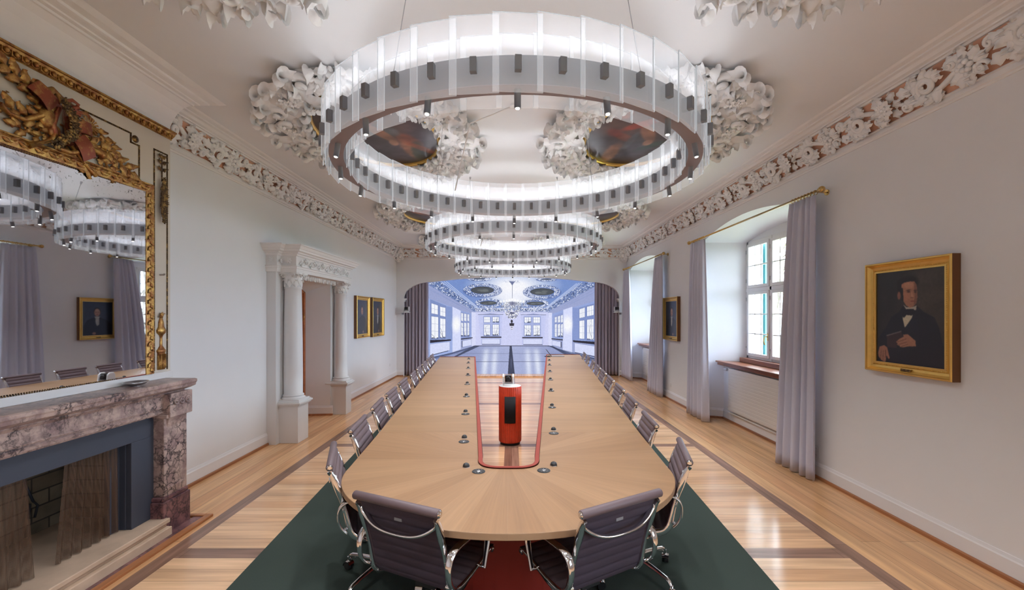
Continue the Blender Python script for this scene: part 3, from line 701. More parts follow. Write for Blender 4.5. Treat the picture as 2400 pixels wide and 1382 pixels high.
# ceiling medallions: gilt frame, oval painting, stucco wreath
class Canvas:
    def __init__(s, w, h, x0, y0, x1, y1, bg=(0, 0, 0)):
        s.w, s.h = w, h; s.x0, s.y0, s.x1, s.y1 = x0, y0, x1, y1
        s.a = np.zeros((h, w, 3)); s.a[:] = bg
        s.X, s.Y = np.meshgrid(x0 + (np.arange(w) + .5) / w * (x1 - x0), y0 + (np.arange(h) + .5) / h * (y1 - y0))
        s.rng = np.random.RandomState(4)
    def mask(s, P):
        P = np.asarray(P, float); c = np.zeros(s.X.shape, bool); n = len(P)
        bx = (s.X >= P[:, 0].min()) & (s.X <= P[:, 0].max()) & (s.Y >= P[:, 1].min()) & (s.Y <= P[:, 1].max())
        X = s.X[bx]; Y = s.Y[bx]; cc = np.zeros(X.shape, bool)
        for i in range(n):
            (xa, ya), (xb, yb) = P[i], P[(i + 1) % n]
            if ya == yb: continue
            t = ((ya > Y) != (yb > Y)) & (X < (xb - xa) * (Y - ya) / (yb - ya) + xa); cc ^= t
        c[bx] = cc; return c
    def put(s, m, col, al=1.0):
        if callable(col): col = col(s.X[m], s.Y[m])
        s.a[m] = s.a[m] * (1 - al) + np.asarray(col, float) * al
    def poly(s, P, col, al=1.0): s.put(s.mask(P), col, al)
    def ell(s, cx, cy, rx, ry, col, al=1.0, rot=0, soft=0.0):
        dx, dy = s.X - cx, s.Y - cy; c, n = math.cos(rot), math.sin(rot)
        q = ((dx * c + dy * n) / rx) ** 2 + ((-dx * n + dy * c) / ry) ** 2
        if soft:
            k = np.clip((1 + soft - np.sqrt(q)) / (2 * soft), 0, 1); k = (k * k * (3 - 2 * k) * al)[..., None]
            s.a = s.a * (1 - k) + np.asarray(col, float) * k
        else: s.put(q < 1, col, al)
    def line(s, p, q, w, col, al=1.0):
        p = np.array(p, float); q = np.array(q, float); d = q - p; L = math.hypot(*d) + 1e-9; n = np.array([-d[1], d[0]]) / L * w / 2
        s.poly([p + n, q + n, q - n, p - n], col, al)
    def blur(s, r, n=2):
        for _ in range(n):
            for ax in (0, 1):
                p = [(0, 0)] * 3; p[ax] = (r, r); b = np.pad(s.a, p, mode='edge'); c = np.cumsum(b, ax)
                z = np.zeros_like(np.take(c, [0], ax)); c = np.concatenate([z, c], ax); k = 2 * r + 1
                s.a = (np.take(c, range(k, c.shape[ax]), ax) - np.take(c, range(0, c.shape[ax] - k), ax)) / k
    def noise(s, cell, amp, m=None):
        hh, ww = int(s.h / cell) + 2, int(s.w / cell) + 2
        g = s.rng.rand(hh, ww); yy = np.arange(s.h) / cell; xx = np.arange(s.w) / cell
        yi = yy.astype(int); xi = xx.astype(int); fy = (yy - yi)[:, None]; fx = (xx - xi)[None, :]
        v = g[yi][:, xi] * (1 - fy) * (1 - fx) + g[yi + 1][:, xi] * fy * (1 - fx) + g[yi][:, xi + 1] * (1 - fy) * fx + g[yi + 1][:, xi + 1] * fy * fx
        k = 1 + (v - .5) * 2 * amp
        if m is not None: k = np.where(m, k, 1)
        s.a *= k[..., None]; return v
    def surface(s, name, mat, parent, origin, ux, uy, shape=None, **kw):
        """a vertex grid carrying the picture; ux, uy are the full width and height vectors (uy runs down the picture)"""
        w, h = s.w, s.h; u = np.linspace(0, 1, w); v = np.linspace(0, 1, h)
        U, V = np.meshgrid(u, v)
        if shape == 'oval':      # squash the square onto the disc
            a, b = 2 * U - 1, 2 * V - 1; U2 = a * np.sqrt(1 - b * b / 2); V2 = b * np.sqrt(1 - a * a / 2); U, V = U2 / 2 + .5, V2 / 2 + .5
        P = np.array(origin)[None, None] + U[..., None] * np.array(ux) + V[..., None] * np.array(uy)
        me = bpy.data.meshes.new(name); nv = w * h; nf = (w - 1) * (h - 1)
        me.vertices.add(nv); me.vertices.foreach_set('co', P.reshape(-1).astype(np.float32))
        idx = np.arange(nv).reshape(h, w); q = np.stack([idx[:-1, :-1], idx[1:, :-1], idx[1:, 1:], idx[:-1, 1:]], -1).reshape(-1)
        me.loops.add(nf * 4); me.loops.foreach_set('vertex_index', q.astype(np.int32)); me.polygons.add(nf)
        me.polygons.foreach_set('loop_start', (np.arange(nf) * 4).astype(np.int32)); me.polygons.foreach_set('loop_total', np.full(nf, 4, np.int32))
        c = np.clip(s.a, 0, 255) / 255; lin = np.where(c <= .04045, c / 12.92, ((c + .055) / 1.055) ** 2.4)
        at = me.color_attributes.new('picture', 'FLOAT_COLOR', 'POINT')
        if shape == 'oval':
            iu = np.clip((U * (w - 1)).round().astype(int), 0, w - 1); iv = np.clip((V * (h - 1)).round().astype(int), 0, h - 1); lin = lin[iv, iu]
        at.data.foreach_set('color', np.concatenate([lin, np.ones((h, w, 1))], -1).reshape(-1).astype(np.float32))
        me.materials.append(mat); me.update(); me.validate()
        o = bpy.data.objects.new(name, me); COL.objects.link(o)
        if parent is not None: o.parent = parent
        return tag(o, **kw)

def wreath(a0, b0, a1, b1, seed, n=30):
    r = random.Random(seed); mb = MB()
    am, bm = (a0 + a1) / 2, (b0 + b1) / 2; hw = (a1 - a0) / 2
    # swelling bed of plaster under the leaves
    G = []
    for i in range(64):
        t = 2 * PI * i / 64; row = []
        for j in range(9):
            s = -1 + 2 * j / 8; k = hw * .80 * s * (1 + .07 * math.sin(7 * t))
            row.append(((am + k) * math.cos(t), (bm + k * 1.1) * math.sin(t), .005 + .05 * max(0, 1 - s * s) ** .7))
        G.append(row)
    mb.grid(G, True, True, False)
    for i in range(n):
        t = 2 * PI * (i + r.uniform(-.25, .25)) / n; ct, st = math.cos(t), math.sin(t)
        tang = math.atan2(bm * ct, -am * st); rad = tang - PI / 2
        def at(k): return (am + k) * ct, (bm + k * 1.1) * st
        for (k, da, L, Wd) in ((hw * .15, .55, .30, .075), (-hw * .2, 2.7, .24, .065), (hw * .35, -.2, .25, .07), (-hw * .45, 3.4, .2, .05), (0, 1.4, .26, .06)):
            x, y = at(k + r.uniform(-.03, .03))
            leaf(mb, T(x, y, .035) @ RZ(rad + da + r.uniform(-.45, .45)), L * r.uniform(.8, 1.12), Wd * r.uniform(.8, 1.1), r.uniform(.5, .85), r.uniform(2.6, 4.2), r.choice((3, 4)), r.uniform(-1.2, 1.2), 26, 7, .6, 0, True)
        if i % 3 != 1:
            x, y = at(hw * r.uniform(-.2, .45)); scroll(mb, T(x, y, .045) @ RZ(rad), .085, 1.35, .030, r.choice((-1, 1)), 24, .06)
        if i % 3 == 1:
            x, y = at(hw * r.uniform(-.3, .4)); rosette(mb, T(x, y, .06), .075, 6, .05, rng=r)
        if i % 2 == 0:
            x, y = at(-hw * .55)
            for q in range(3): mb.ball((x + r.uniform(-.03, .03), y + r.uniform(-.03, .03), .06), .025, 7, 6)
    return mb
def ceiling_picture(seed):
    c = Canvas(110, 150, -1, -1, 1, 1, (54, 46, 48)); r = np.random.RandomState(seed)
    c.ell(.1, -.3, .9, .5, (92, 88, 98), .8, soft=.5); c.ell(-.2, .4, .8, .5, (84, 62, 54), .8, soft=.5)
    for k in range(9):
        c.ell(r.uniform(-.6, .6), r.uniform(-.6, .6), r.uniform(.12, .35), r.uniform(.06, .16), [(150, 82, 58), (172, 120, 92), (104, 44, 36), (96, 104, 108), (60, 84, 78)][k % 5], .75, r.uniform(0, 3), .35)
    c.ell(.05, 0.05, .10, .3, (178, 122, 92), .8, .6, .25); c.ell(.16, -.22, .08, .09, (190, 140, 110), .8, 0, .25); c.ell(-.15, .3, .3, .09, (150, 60, 44), .8, .5, .3)
    c.noise(5, .14); c.noise(17, .2); return c
wre = wreath(.685, .95, 1.05, 1.34, 8).mesh('stucco_wreath', M['stucco']); wre2 = wreath(.50, .62, .95, 1.0, 9, 24).mesh('stucco_wreath', M['stucco'])
fr_prof = []
def oval_frame(a, b):
    mb = MB(); pr = [(.0, .0), (.0, .03), (-.012, .045), (-.028, .048), (-.034, .034), (-.046, .03), (-.056, .018), (-.056, 0)]
    G = [[((a - p[0] - .045) * math.cos(t), (b - p[0] - .045) * math.sin(t), p[1]) for p in pr] for t in np.linspace(0, 2 * PI, 73)[:-1]]
    mb.grid(G, True, True, False); return mb
ofr = oval_frame(.66, .925).mesh('gilt_oval_frame', M['gold']); ofr2 = oval_frame(.47, .6).mesh('gilt_oval_frame', M['gold'])
place_w = {1.37: 'nearest the camera', 4.71: 'around the front chandelier', 8.36: 'between the front and middle chandeliers', 11.3: 'by the arch at the far end'}
for k, (cyy, cx_) in enumerate(((1.37, 1.58), (4.71, 1.445), (8.36, 1.445), (11.30, 1.445))):
    for sx in (-1, 1):
        small = k == 3
        e = empty('ceiling_medallion', (sx * cx_, cyy, ZC), 0, 'stucco wreath round an oval ceiling painting, %s side, %s' % ('left' if sx < 0 else 'right', place_w[cyy]), 'ceiling medallion', 'stucco medallions on the ceiling')
        fl_ = np.diag([float(-sx), 1, -1, 1.0])      # hangs down from the ceiling
        rot = RZ(PI) if k % 2 else np.eye(4)
        o = bpy.data.objects.new('stucco_wreath', wre2 if small else wre); COL.objects.link(o); o.parent = e; o.matrix_local = Matrix((fl_ @ rot).tolist())
        o = bpy.data.objects.new('gilt_oval_frame', ofr2 if small else ofr); COL.objects.link(o); o.parent = e; o.matrix_local = Matrix(fl_.tolist())
        a_, b_ = (.46, .59) if small else (.65, .915)
        ceiling_picture(30 + k * 2 + (sx > 0)).surface('oval_painting', M['canvas'], e, (-a_, b_, -.012), (2 * a_, 0, 0), (0, -2 * b_, 0), 'oval')

# windows
def window(k, y0, y1):
    i0, i1 = niche_in(y0, y1)
    X0 = 3.92; z0, z1 = 1.048, 2.95; zt = 2.157; wd = (i1 - i0 - .04) / 3; muls = [i0 + .02 + wd, i0 + .02 + 2 * wd]
    w = empty('window_%d' % k, (0, 0, 0)); w['kind'] = 'structure'
    fr = MB()
    fr.box(X0 - .02, X0 + .05, i0, i0 + .05, z0, z1); fr.box(X0 - .02, X0 + .05, i1 - .05, i1, z0, z1)
    fr.box(X0 - .02, X0 + .05, i0, i1, z0, z0 + .04); fr.box(X0 - .02, X0 + .05, i0, i1, z1 - .05, z1)
    fr.box(X0 - .03, X0 + .05, i0, i1, zt - .03, zt + .03); [fr.box(X0 - .03, X0 + .05, ym - .025, ym + .025, z0, z1) for ym in muls]
    fr.build('window_frame', M['winpaint'], w, bevel=.004)
    for side, (ya, yb) in enumerate(((i0 + .05, muls[0] - .025), (muls[0] + .025, muls[1] - .025), (muls[1] + .025, i1 - .05))):
        for (za, zb, rows) in ((z0 + .04, zt - .03, 3), (zt + .03, z1 - .05, 2)):
            s = MB(); b = .048; xa, xb = X0 - .045, X0 + .0
            s.box(xa, xb, ya, ya + b, za, zb); s.box(xa, xb, yb - b, yb, za, zb); s.box(xa, xb, ya + b, yb - b, za, za + b); s.box(xa, xb, ya + b, yb - b, zb - b, zb)
            for c in (1, 2):
                yy = ya + b + (yb - ya - 2 * b) * c / 3; s.box(xa + .008, xb - .008, yy - .009, yy + .009, za + b, zb - b)
            for c in range(1, rows):
                zz = za + b + (zb - za - 2 * b) * c / rows; s.box(xa + .008, xb - .008, ya + b, yb - b, zz - .009, zz + .009)
            so = s.build('casement', M['winpaint'], w, bevel=.003)
            g = MB(); g.box(xa + .02, xa + .025, ya + b * .8, yb - b * .8, za + b * .8, zb - b * .8); g.build('pane', M['glass'], so)
            for zz in (za + .12, zb - .12):
                h = MB(); yh = ya - .01 if side == 0 else yb + .01; h.lathe([(.007, -.03), (.007, .03)], 8, T(xa - .004, yh, zz)); h.build('hinge', M['steel'], so)
        hn = MB(); yh = yb - .02 if side == 0 else ya + .02
        hn.box(X0 - .052, X0 - .044, yh - .012, yh + .012, 1.36, 1.47)
        hn.tube([(X0 - .05, yh, 1.42), (X0 - .085, yh, 1.425), (X0 - .10, yh, 1.40), (X0 - .105, yh, 1.35), (X0 - .095, yh, 1.31), (X0 - .085, yh, 1.30)], [.009, .009, .008, .008, .01, .006], 8)
        hn.build('window_handle', M['brass'], w)
    sl = MB(); ys0, ys1 = y0 + .11, y1 - .115
    sl.prism([(3.50, ys0), (3.50, ys1), (3.93, i1 + .01), (3.93, i0 - .01)], SILLZ - .065, SILLZ); sl.prism([(3.47, ys0 - .005), (3.47, ys1 + .005), (3.56, ys1 - .02), (3.56, ys0 + .02)], SILLZ - .022, SILLZ + .004)
    sl.box(3.78, 3.93, i0, i1, SILLZ, 1.05)
    sl.build('window_sill', M['sill'], w, bevel=.006)
    # outside: reveal, shutters, stone sill
    return w
for k, (y0, y1) in enumerate(NICHES): window(k + 1, y0, y1)
# ================================================================== CHANDELIERS
def ring_chandelier(cy, label):
    RI, RO = 1.30, 1.396; Z0 = 2.878; Z1 = 3.02
    e = empty('ring_chandelier', (0.03, cy, 0), 0, label, 'chandelier', 'ring chandeliers over the conference table')
    def ringp(prof, n=126):
        return [[(r * math.cos(t), r * math.sin(t), z) for r, z in prof] for t in np.linspace(0, 2 * PI, n + 1)[:-1]]
    b = MB(); b.grid(ringp([(RI, Z0), (RI, Z1), (RI + .012, Z1), (RI + .012, Z1 - .02), (RO - .012, Z1 - .02), (RO - .012, Z1), (RO, Z1), (RO, Z0)]), False, True, False)
    b.build('hoop_body', M['body'], e)
    b = MB(); b.grid(ringp([(RO, Z0), (RO, Z0 - .004), (RI, Z0 - .004), (RI, Z0)]), False, True, False); b.build('underside', M['under'], e)
    b = MB(); b.grid(ringp([(RI + .016, Z1 - .012), (RI + .016, Z1 - .004), (RO - .016, Z1 - .004), (RO - .016, Z1 - .012)]), False, True, False); b.build('light_strip', M['led'], e)
    pm = MB(); pm.box(-.0035, .0035, -.122, .122, 2.822, 3.205); pm.mi[1] = pm.mi[2] = pm.mi[4] = 1
    pmesh = pm.mesh('acrylic_panel', [M['acrylic'], M['acrylic_edge']])
    pm = MB(); pm.box(-.0035, .0035, -.109, .109, 2.822, 3.205); pm.mi[1] = pm.mi[2] = pm.mi[4] = 1; pmesh2 = pm.mesh('acrylic_panel', [M['acrylic'], M['acrylic_edge']])
    cm_ = MB(); cm_.box(0.004, .034, -.016, .016, 2.915, 2.985); cmesh = cm_.mesh('clip', M['clip'])
    for k in range(42):
        a = 2 * PI * (k + .5) / 42
        for (rad, me, tw, fl_) in ((RO + .030, pmesh, .075, 1), (RI - .030, pmesh2, .075, -1)):
            o = bpy.data.objects.new('acrylic_panel', me); COL.objects.link(o); o.parent = e
            o.matrix_local = Matrix((RZ(a) @ T(rad, 0, 0) @ RZ(tw)).tolist())
            c = bpy.data.objects.new('clip', cmesh); COL.objects.link(c); c.parent = o
            if fl_ < 0: c.matrix_local = Matrix(SC(-1, 1, 1).tolist())
    sp = MB(); sp.tube([(0, 0, 0), (0.006, 0, -.095)], .0175, 14); smesh = sp.mesh('downlight', M['clip'])
    ls = MB(); ls.tube([(0.0061, 0, -.0955), (0.0062, 0, -.0975)], .010, 12); lmesh = ls.mesh('lens', M['spotlens'])
    for k in range(18):
        a = 2 * PI * (k + .5) / 18 + R(0)
        o = bpy.data.objects.new('downlight', smesh); COL.objects.link(o); o.parent = e
        o.matrix_local = Matrix((RZ(a) @ T((RI + RO) / 2, 0, Z0) @ RY(R(6 if k % 2 else -5))).tolist())
        c = bpy.data.objects.new('lens', lmesh); COL.objects.link(c); c.parent = o
    for k in range(0, 18, 2):
        a = 2 * PI * (k + .5) / 18
        ld = bpy.data.lights.new('downlight_beam', 'SPOT'); ld.energy = SPOT; ld.color = (.97, .98, 1.0); ld.spot_size = R(125); ld.spot_blend = 1.0; ld.shadow_soft_size = .03
        lo = bpy.data.objects.new('downlight_beam', ld); COL.objects.link(lo); lo.location = (0.03 + 1.353 * math.cos(a), cy + 1.353 * math.sin(a), 2.765)
    for sx in (-1, 1):
        for (ang, ax, ay) in ((R(-60), .62, -1.0), (R(52), .68, .66)):
            b = MB(); p = (sx * 1.35 * math.cos(ang), 1.35 * math.sin(ang), Z1); q = (sx * ax, ay, ZC)
            b.tube([p, q], .0028, 6); b.tube([q, tuple(np.array(q) + (np.array(p) - np.array(q)) * .05)], [.014, .007], 8)
            b.build('suspension_cable', M['steel'], e)
    b = MB(); b.tube([(-.62, 1.0, 3.05), (-.5, .72, 3.35), (-.42, .55, 3.55), (-.2, .6, 3.66), (-.02, .55, 3.715)], .006, 6)
    b.tube([(0, .55, ZC), (0, .55, ZC - .02)], .045, 16); b.build('power_cable', M['trimw'], e)
    return e
ring_chandelier(3.50, 'largest and nearest ring chandelier of overlapping frosted panels above the rounded table end')
ring_chandelier(7.17, 'middle ring chandelier of frosted panels hanging over the table arms')
ring_chandelier(-.17, 'added unseen ring chandelier of frosted panels above and behind the camera, for fill light')  # extra ring out of view, added to brighten the foreground
ring_chandelier(10.83, 'farthest ring chandelier of frosted panels hanging before the arch')

# ================================================================== CURTAINS, RODS, RADIATORS
def curtain(name, X, yt0, yt1, yb0, yb1, z0, z1, folds, mat, label, axis='y', amp=.035, seed=1, **kw):
    r = random.Random(seed); n = folds * 14; m = 22; G = []
    ph = [r.uniform(-.8, .8) for _ in range(folds + 1)]; am = [r.uniform(.6, 1.25) for _ in range(folds + 1)]
    for j in range(m + 1):
        v = j / m; row = []
        for i in range(n + 1):
            u = i / n; s = v ** .8
            y = (yt0 + (yt1 - yt0) * u) * (1 - s) + (yb0 + (yb1 - yb0) * u) * s
            q = int(u * folds * .999)
            A = amp * (0.55 + .75 * s) * am[q]
            w_ = .9 * math.sin(2.3 * u * PI + seed) + ph[1] * v * .6
            d = A * math.sin(2 * PI * folds * u + w_) + .22 * A * (1 - v * .7) * math.sin(6 * PI * folds * u + 2)
            y2 = y + .25 * A * math.cos(2 * PI * folds * u)
            z = z1 + (z0 - z1) * v
            row.append((X + d, y2, z) if axis == 'y' else (y2, X + d, z))
        G.append(row)
    b = MB(); b.grid(G); o = b.build(name, mat)
    so = o.modifiers.new('thickness', 'SOLIDIFY'); so.thickness = .004
    return tag(o, label, 'curtain', kw.get('group', 'window curtains on the right wall'))
ZR = 3.035
def niche_dress(y0, y1, words, near, far, seed):
    """near, far: (top0, top1, bottom0, bottom1)"""
    e = empty('curtain_rod', (3.17, 0, ZR), 0, 'brass curtain rod with rings and ball ends over the %s' % words, 'curtain rod', 'brass curtain rods')
    b = MB(); b.tube([(0, y0, 0), (0, y1, 0)], .0125, 12); b.build('pole', M['brass'], e)
    for yy, s in ((y0, -1), (y1, 1)):
        b = MB(); b.ball((0, yy + s * .035, 0), .033, 14, 10); b.tube([(0, yy, 0), (0, yy + s * .012, 0)], .024, 14); b.build('finial', M['brass'], e)
        b = MB(); b.tube([(0, yy - s * .06, 0), (.12, yy - s * .06, -.005)], .008, 8); b.tube([(.115, yy - s * .06, -.005), (.129, yy - s * .06, -.005)], .03, 14)
        b.build('bracket', M['brass'], e)
    rg = MB(); rg.tube([(.023 * math.cos(a), 0, .023 * math.sin(a) - .008) for a in np.linspace(0, 2 * PI, 15)[:-1]], .0035, 6, closed=True); rme = rg.mesh('curtain_ring', M['brass'])
    for (t0, t1) in (near[:2], far[:2]):
        for k in range(8):
            o = bpy.data.objects.new('curtain_ring', rme); COL.objects.link(o); o.parent = e; o.location = (0, t0 + (t1 - t0) * (k + .5) / 8, 0)
    curtain('window_curtain', 3.165, *near, .012, ZR - .035, 5, M['curtain'], 'grey floor-length curtain drawn aside at the near edge of the %s' % words, seed=seed, amp=.032)
    curtain('window_curtain', 3.165, *far, .012, ZR - .035, 5, M['curtain'], 'grey floor-length curtain drawn aside at the far edge of the %s' % words, seed=seed + 3, amp=.032)
niche_dress(4.44, 7.66, 'nearer window recess', (4.47, 4.88, 4.50, 5.10), (7.08, 7.60, 6.98, 7.78), 5)
niche_dress(9.02, 12.15, 'farther window recess', (9.06, 9.50, 9.10, 9.98), (11.60, 12.10, 11.35, 12.26), 15)
niche_dress(-1.9, 1.45, 'added unseen window behind camera', (-1.86, -1.4, -1.86, -1.25), (.95, 1.4, .9, 1.42), 25)  # dressing for the unseen window added for daylight
for k, (y0, y1) in enumerate(NICHES):
    e = empty('radiator', (0, 0, 0), 0, 'cream flat panel radiator under the %s' % ('nearer window sill' if k == 1 else 'farther window sill' if k == 2 else 'added unseen window sill behind the camera'), 'radiator', 'radiators below the windows')
    b = MB()
    b.box(3.535, 3.565, y0 + .42, y1 - .42, .20, .885)
    for q in range(13): b.box(3.531, 3.537, y0 + .425, y1 - .425, .215 + q * .05, .257 + q * .05)
    b.build('panel', M['rad'], e, bevel=.003)
    b = MB(); b.tube([(3.55, y1 - .40, .24), (3.55, y1 - .36, .24), (3.59, y1 - .36, .24)], .009, 8); b.tube([(3.55, y1 - .42, .16), (3.55, y0 + .3, .16)], .008, 8); b.build('pipe', M['rad'], e)
    b = MB(); b.tube([(3.55, y1 - .42, .85), (3.55, y1 - .35, .85)], .011, 10); b.build('valve_body', M['steel'], e)
    b = MB(); b.tube([(3.55, y1 - .35, .85), (3.55, y1 - .335, .85), (3.55, y1 - .27, .85)], [.018, .024, .021], 14); b.build('thermostat_knob', M['pcamw'], e)

# ================================================================== PORTRAITS
def big_portrait():
    c = Canvas(200, 250, 0, 0, 1, 1.24, (40, 37, 36))
    def q(x, y):
        s = (x - 243) / 592; Y = 1 / (1 / 3.85 + (1 / 3.24 - 1 / 3.85) * s); u = (3.85 - Y) / .61
        yt = 320 - 65 * s; yb = 1085 + 63 * s
        return (u, (y - yt) / (yb - yt) * 1.24)
    P = lambda L: [q(*p) for p in L]
    def E(x, y, rx, ry, col, al=1, rot=0, soft=.25): a = q(x, y); c.ell(a[0], a[1], rx / 592, ry / 640, col, al, rot, soft)
    c.ell(.72, .42, .5, .55, (74, 64, 56), .8, soft=.6); c.ell(.1, .2, .4, .5, (34, 33, 34), .7, soft=.5)
    c.noise(4, .06); c.noise(23, .1)
    coat = (24, 26, 36)
    c.poly(P([(243, 905), (262, 880), (330, 780), (370, 700), (440, 650), (470, 600), (520, 640), (585, 600), (640, 650), (735, 700), (775, 790), (800, 900), (835, 1010), (835, 1148), (243, 1085)]), coat)
    c.poly(P([(600, 700), (735, 700), (790, 900), (820, 1120), (640, 1120)]), (30, 30, 40), .6)
    c.poly(P([(250, 1000), (330, 960), (380, 1095), (243, 1085)]), (20, 20, 27))
    c.poly(P([(470, 590), (500, 640), (580, 640), (585, 598), (560, 610), (500, 615)]), (176, 166, 152))       # collar
    c.poly(P([(478, 650), (560, 650), (548, 700), (520, 745), (484, 790), (466, 710)]), (196, 186, 160))       # shirt front
    c.poly(P([(560, 655), (590, 700), (600, 820), (500, 850), (486, 792), (545, 705)]), (26, 28, 40))
    c.poly(P([(462, 660), (500, 630), (560, 630), (575, 665), (540, 685), (500, 680), (476, 705), (465, 690)]), (20, 20, 30))   # bow
    E(520, 400, 78, 52, (30, 24, 22)); E(450, 450, 32, 62, (30, 24, 22)); E(470, 405, 58, 40, (30, 24, 22))
    c.poly(P([(455, 420), (480, 402), (530, 392), (565, 392), (585, 420), (590, 470), (592, 520), (585, 575), (560, 605), (530, 618), (495, 600), (472, 560), (458, 500)]), (164, 112, 86))
    c.poly(P([(560, 395), (585, 420), (592, 500), (585, 575), (560, 605), (568, 520)]), (118, 78, 62), .8)
    E(515, 425, 42, 22, (184, 132, 102), .8, soft=.5); E(495, 520, 24, 30, (178, 118, 92), .7, soft=.5)
    E(435, 515, 15, 34, (140, 92, 74)); c.poly(P([(452, 450), (468, 450), (474, 560), (460, 560)]), (36, 28, 26))
    E(515, 468, 20, 5, (60, 40, 34), .9, -.1, .5); E(572, 470, 13, 5, (54, 36, 32), .9, 0, .5)
    E(517, 482, 14, 6, (50, 34, 30), .9, 0, .5); E(573, 484, 10, 5, (50, 34, 30), .9, 0, .5)
    c.poly(P([(540, 470), (558, 525), (545, 530), (536, 520)]), (190, 136, 106), .8); E(545, 532, 14, 4, (100, 62, 50), .8, 0, .5)
    E(550, 562, 20, 5, (128, 66, 56), .95, 0, .4); E(548, 590, 22, 8, (150, 102, 80), .6, 0, .5)
    c.poly(P([(330, 855), (455, 818), (470, 870), (420, 925), (415, 965), (335, 960)]), (56, 40, 42)); c.poly(P([(328, 855), (455, 816), (457, 826), (330, 866)]), (106, 96, 92))   # book
    c.poly(P([(470, 850), (510, 845), (575, 900), (580, 950), (520, 950), (470, 960), (440, 958), (442, 945), (415, 940), (425, 925), (408, 915), (440, 885), (475, 868)]), (166, 116, 90))
    for a, b_ in (((410, 917), (500, 885)), ((418, 940), (505, 912)), ((444, 958), (510, 932))): c.line(q(*a), q(*b_), .006, (92, 58, 46), .9)
    c.poly(P([(270, 955), (310, 942), (335, 960), (345, 1000), (357, 1055), (345, 1062), (330, 1030), (322, 1085), (305, 1085), (285, 1070), (262, 1040), (258, 1010)]), (160, 108, 84))
    for a, b_ in (((285, 985), (278, 1060)), ((303, 985), (300, 1078)), ((322, 985), (322, 1050))): c.line(q(*a), q(*b_), .006, (90, 56, 46), .9)
    c.blur(1, 1); c.noise(3, .04); return c
def small_portrait(seed, cravat=True, turn=0.0):
    c = Canvas(90, 112, 0, 0, 1, 1.24, (38, 46, 62)); c.ell(.75, .5, .5, .6, (58, 66, 84), .7, soft=.6)
    c.poly([(.02, 1.24), (.05, .85), (.2, .68), (.42, .58), (.62, .58), (.84, .68), (.96, .9), (1, 1.24)], (24, 26, 36))
    cx = .52 + turn
    c.ell(cx, .37, .115, .16, (40, 32, 30)); c.ell(cx, .40, .095, .14, (172, 128, 108), 1, 0, .15); c.ell(cx - .03, .385, .02, .01, (60, 44, 40)); c.ell(cx + .04, .385, .02, .01, (60, 44, 40))
    c.ell(cx, .33, .06, .05, (190, 150, 128), .6, 0, .5); c.ell(cx, .465, .03, .008, (120, 70, 62)); c.ell(cx + .005, .42, .012, .03, (192, 146, 122), .8, 0, .4)
    if cravat: c.poly([(cx - .09, .54), (cx + .09, .54), (cx + .06, .62), (cx + .05, .8), (cx, .9), (cx - .06, .84), (cx - .06, .62)], (170, 168, 160))
    c.ell(cx + .1, 1.16, .06, .05, (160, 116, 96), .9, 0, .3)
    c.blur(1, 1); c.noise(4, .06); return c
def portrait(side, ya, yb, z0, z1, label, cv, fw=.085, dep=.07):
    """side +1 right wall, -1 left wall"""
    e = empty('framed_portrait', (side * XW, (ya + yb) / 2, z0), 0, label, 'painting', 'gilt framed portraits on the walls')
    w = (yb - ya) / 2; h = z1 - z0; s = -side
    # frame profile: depth, inset
    pr = [(0.0, 0.0), (dep - .006, 0.0), (dep, .006), (dep, .014), (dep - .012, .018), (dep - .03, .035), (dep - .036, .055), (dep - .03, .060), (dep - .028, .066), (dep - .034, .070), (dep - .034, fw), (dep - .045, fw)]
    loops = []
    for d, i in pr: loops.append([(s * d, -w + i, i), (s * d, w - i, i), (s * d, w - i, h - i), (s * d, -w + i, h - i)])
    b = MB()
    for k in range(1, len(pr) - 1 + 0):
        A, B = loops[k], loops[k + 1]
        for q in range(4): b.add([A[q], A[(q + 1) % 4], B[(q + 1) % 4], B[q]], [(0, 1, 2, 3)])
    b.build('gilt_frame', M['gold'], e)
    b = MB()
    A, B = loops[0], loops[1]
    for q in range(4): b.add([A[q], A[(q + 1) % 4], B[(q + 1) % 4], B[q]], [(0, 1, 2, 3)])
    b.build('frame_edge', M['goldside'], e)
    b = MB(); nb = int((w * 2 + h) * 2 / .014); L = [(-w + .064, .064), (w - .064, .064), (w - .064, h - .064), (-w + .064, h - .064)]
    per = [0]
    for q in range(4):
        (a1, b1), (a2, b2) = L[q], L[(q + 1) % 4]; n = int(max(abs(a2 - a1), abs(b2 - b1)) / .016)
        for t in range(n): b.ball((s * (dep - .029), a1 + (a2 - a1) * t / n, b1 + (b2 - b1) * t / n), .005, 5, 4)
    b.build('beading', M['gold'], e)
    b = MB(); b.box(min(s * (dep - .034), s * (dep - .018)), max(s * (dep - .034), s * (dep - .018)), -.045, .045, .028, .048); b.build('name_plate', M['giltdark'], e)
    x = s * (dep - .042)
    if side > 0: cv.surface('canvas', M['canvas'], e, (x, w - fw + .004, h - fw + .004), (0, -2 * (w - fw + .004), 0), (0, 0, -(h - 2 * fw + .008)))
    else: cv.surface('canvas', M['canvas'], e, (x, -w + fw - .004, h - fw + .004), (0, 2 * (w - fw + .004), 0), (0, 0, -(h - 2 * fw + .008)))
portrait(1, 3.165, 3.945, 1.255, 2.205, 'large gilt framed portrait of a person in a dark coat holding a book', big_portrait())
portrait(1, 8.42, 9.22, 1.235, 2.115, 'gilt framed portrait with white cravat between the two window recesses', small_portrait(2))
portrait(-1, 9.02, 9.86, 1.255, 2.16, 'gilt framed portrait nearer the white column portal, left of the pair', small_portrait(3, False, -.03))
portrait(-1, 10.05, 10.95, 1.235, 2.165, 'gilt framed portrait nearer the arch, right of the pair on the left wall', small_portrait(4, True, .03))

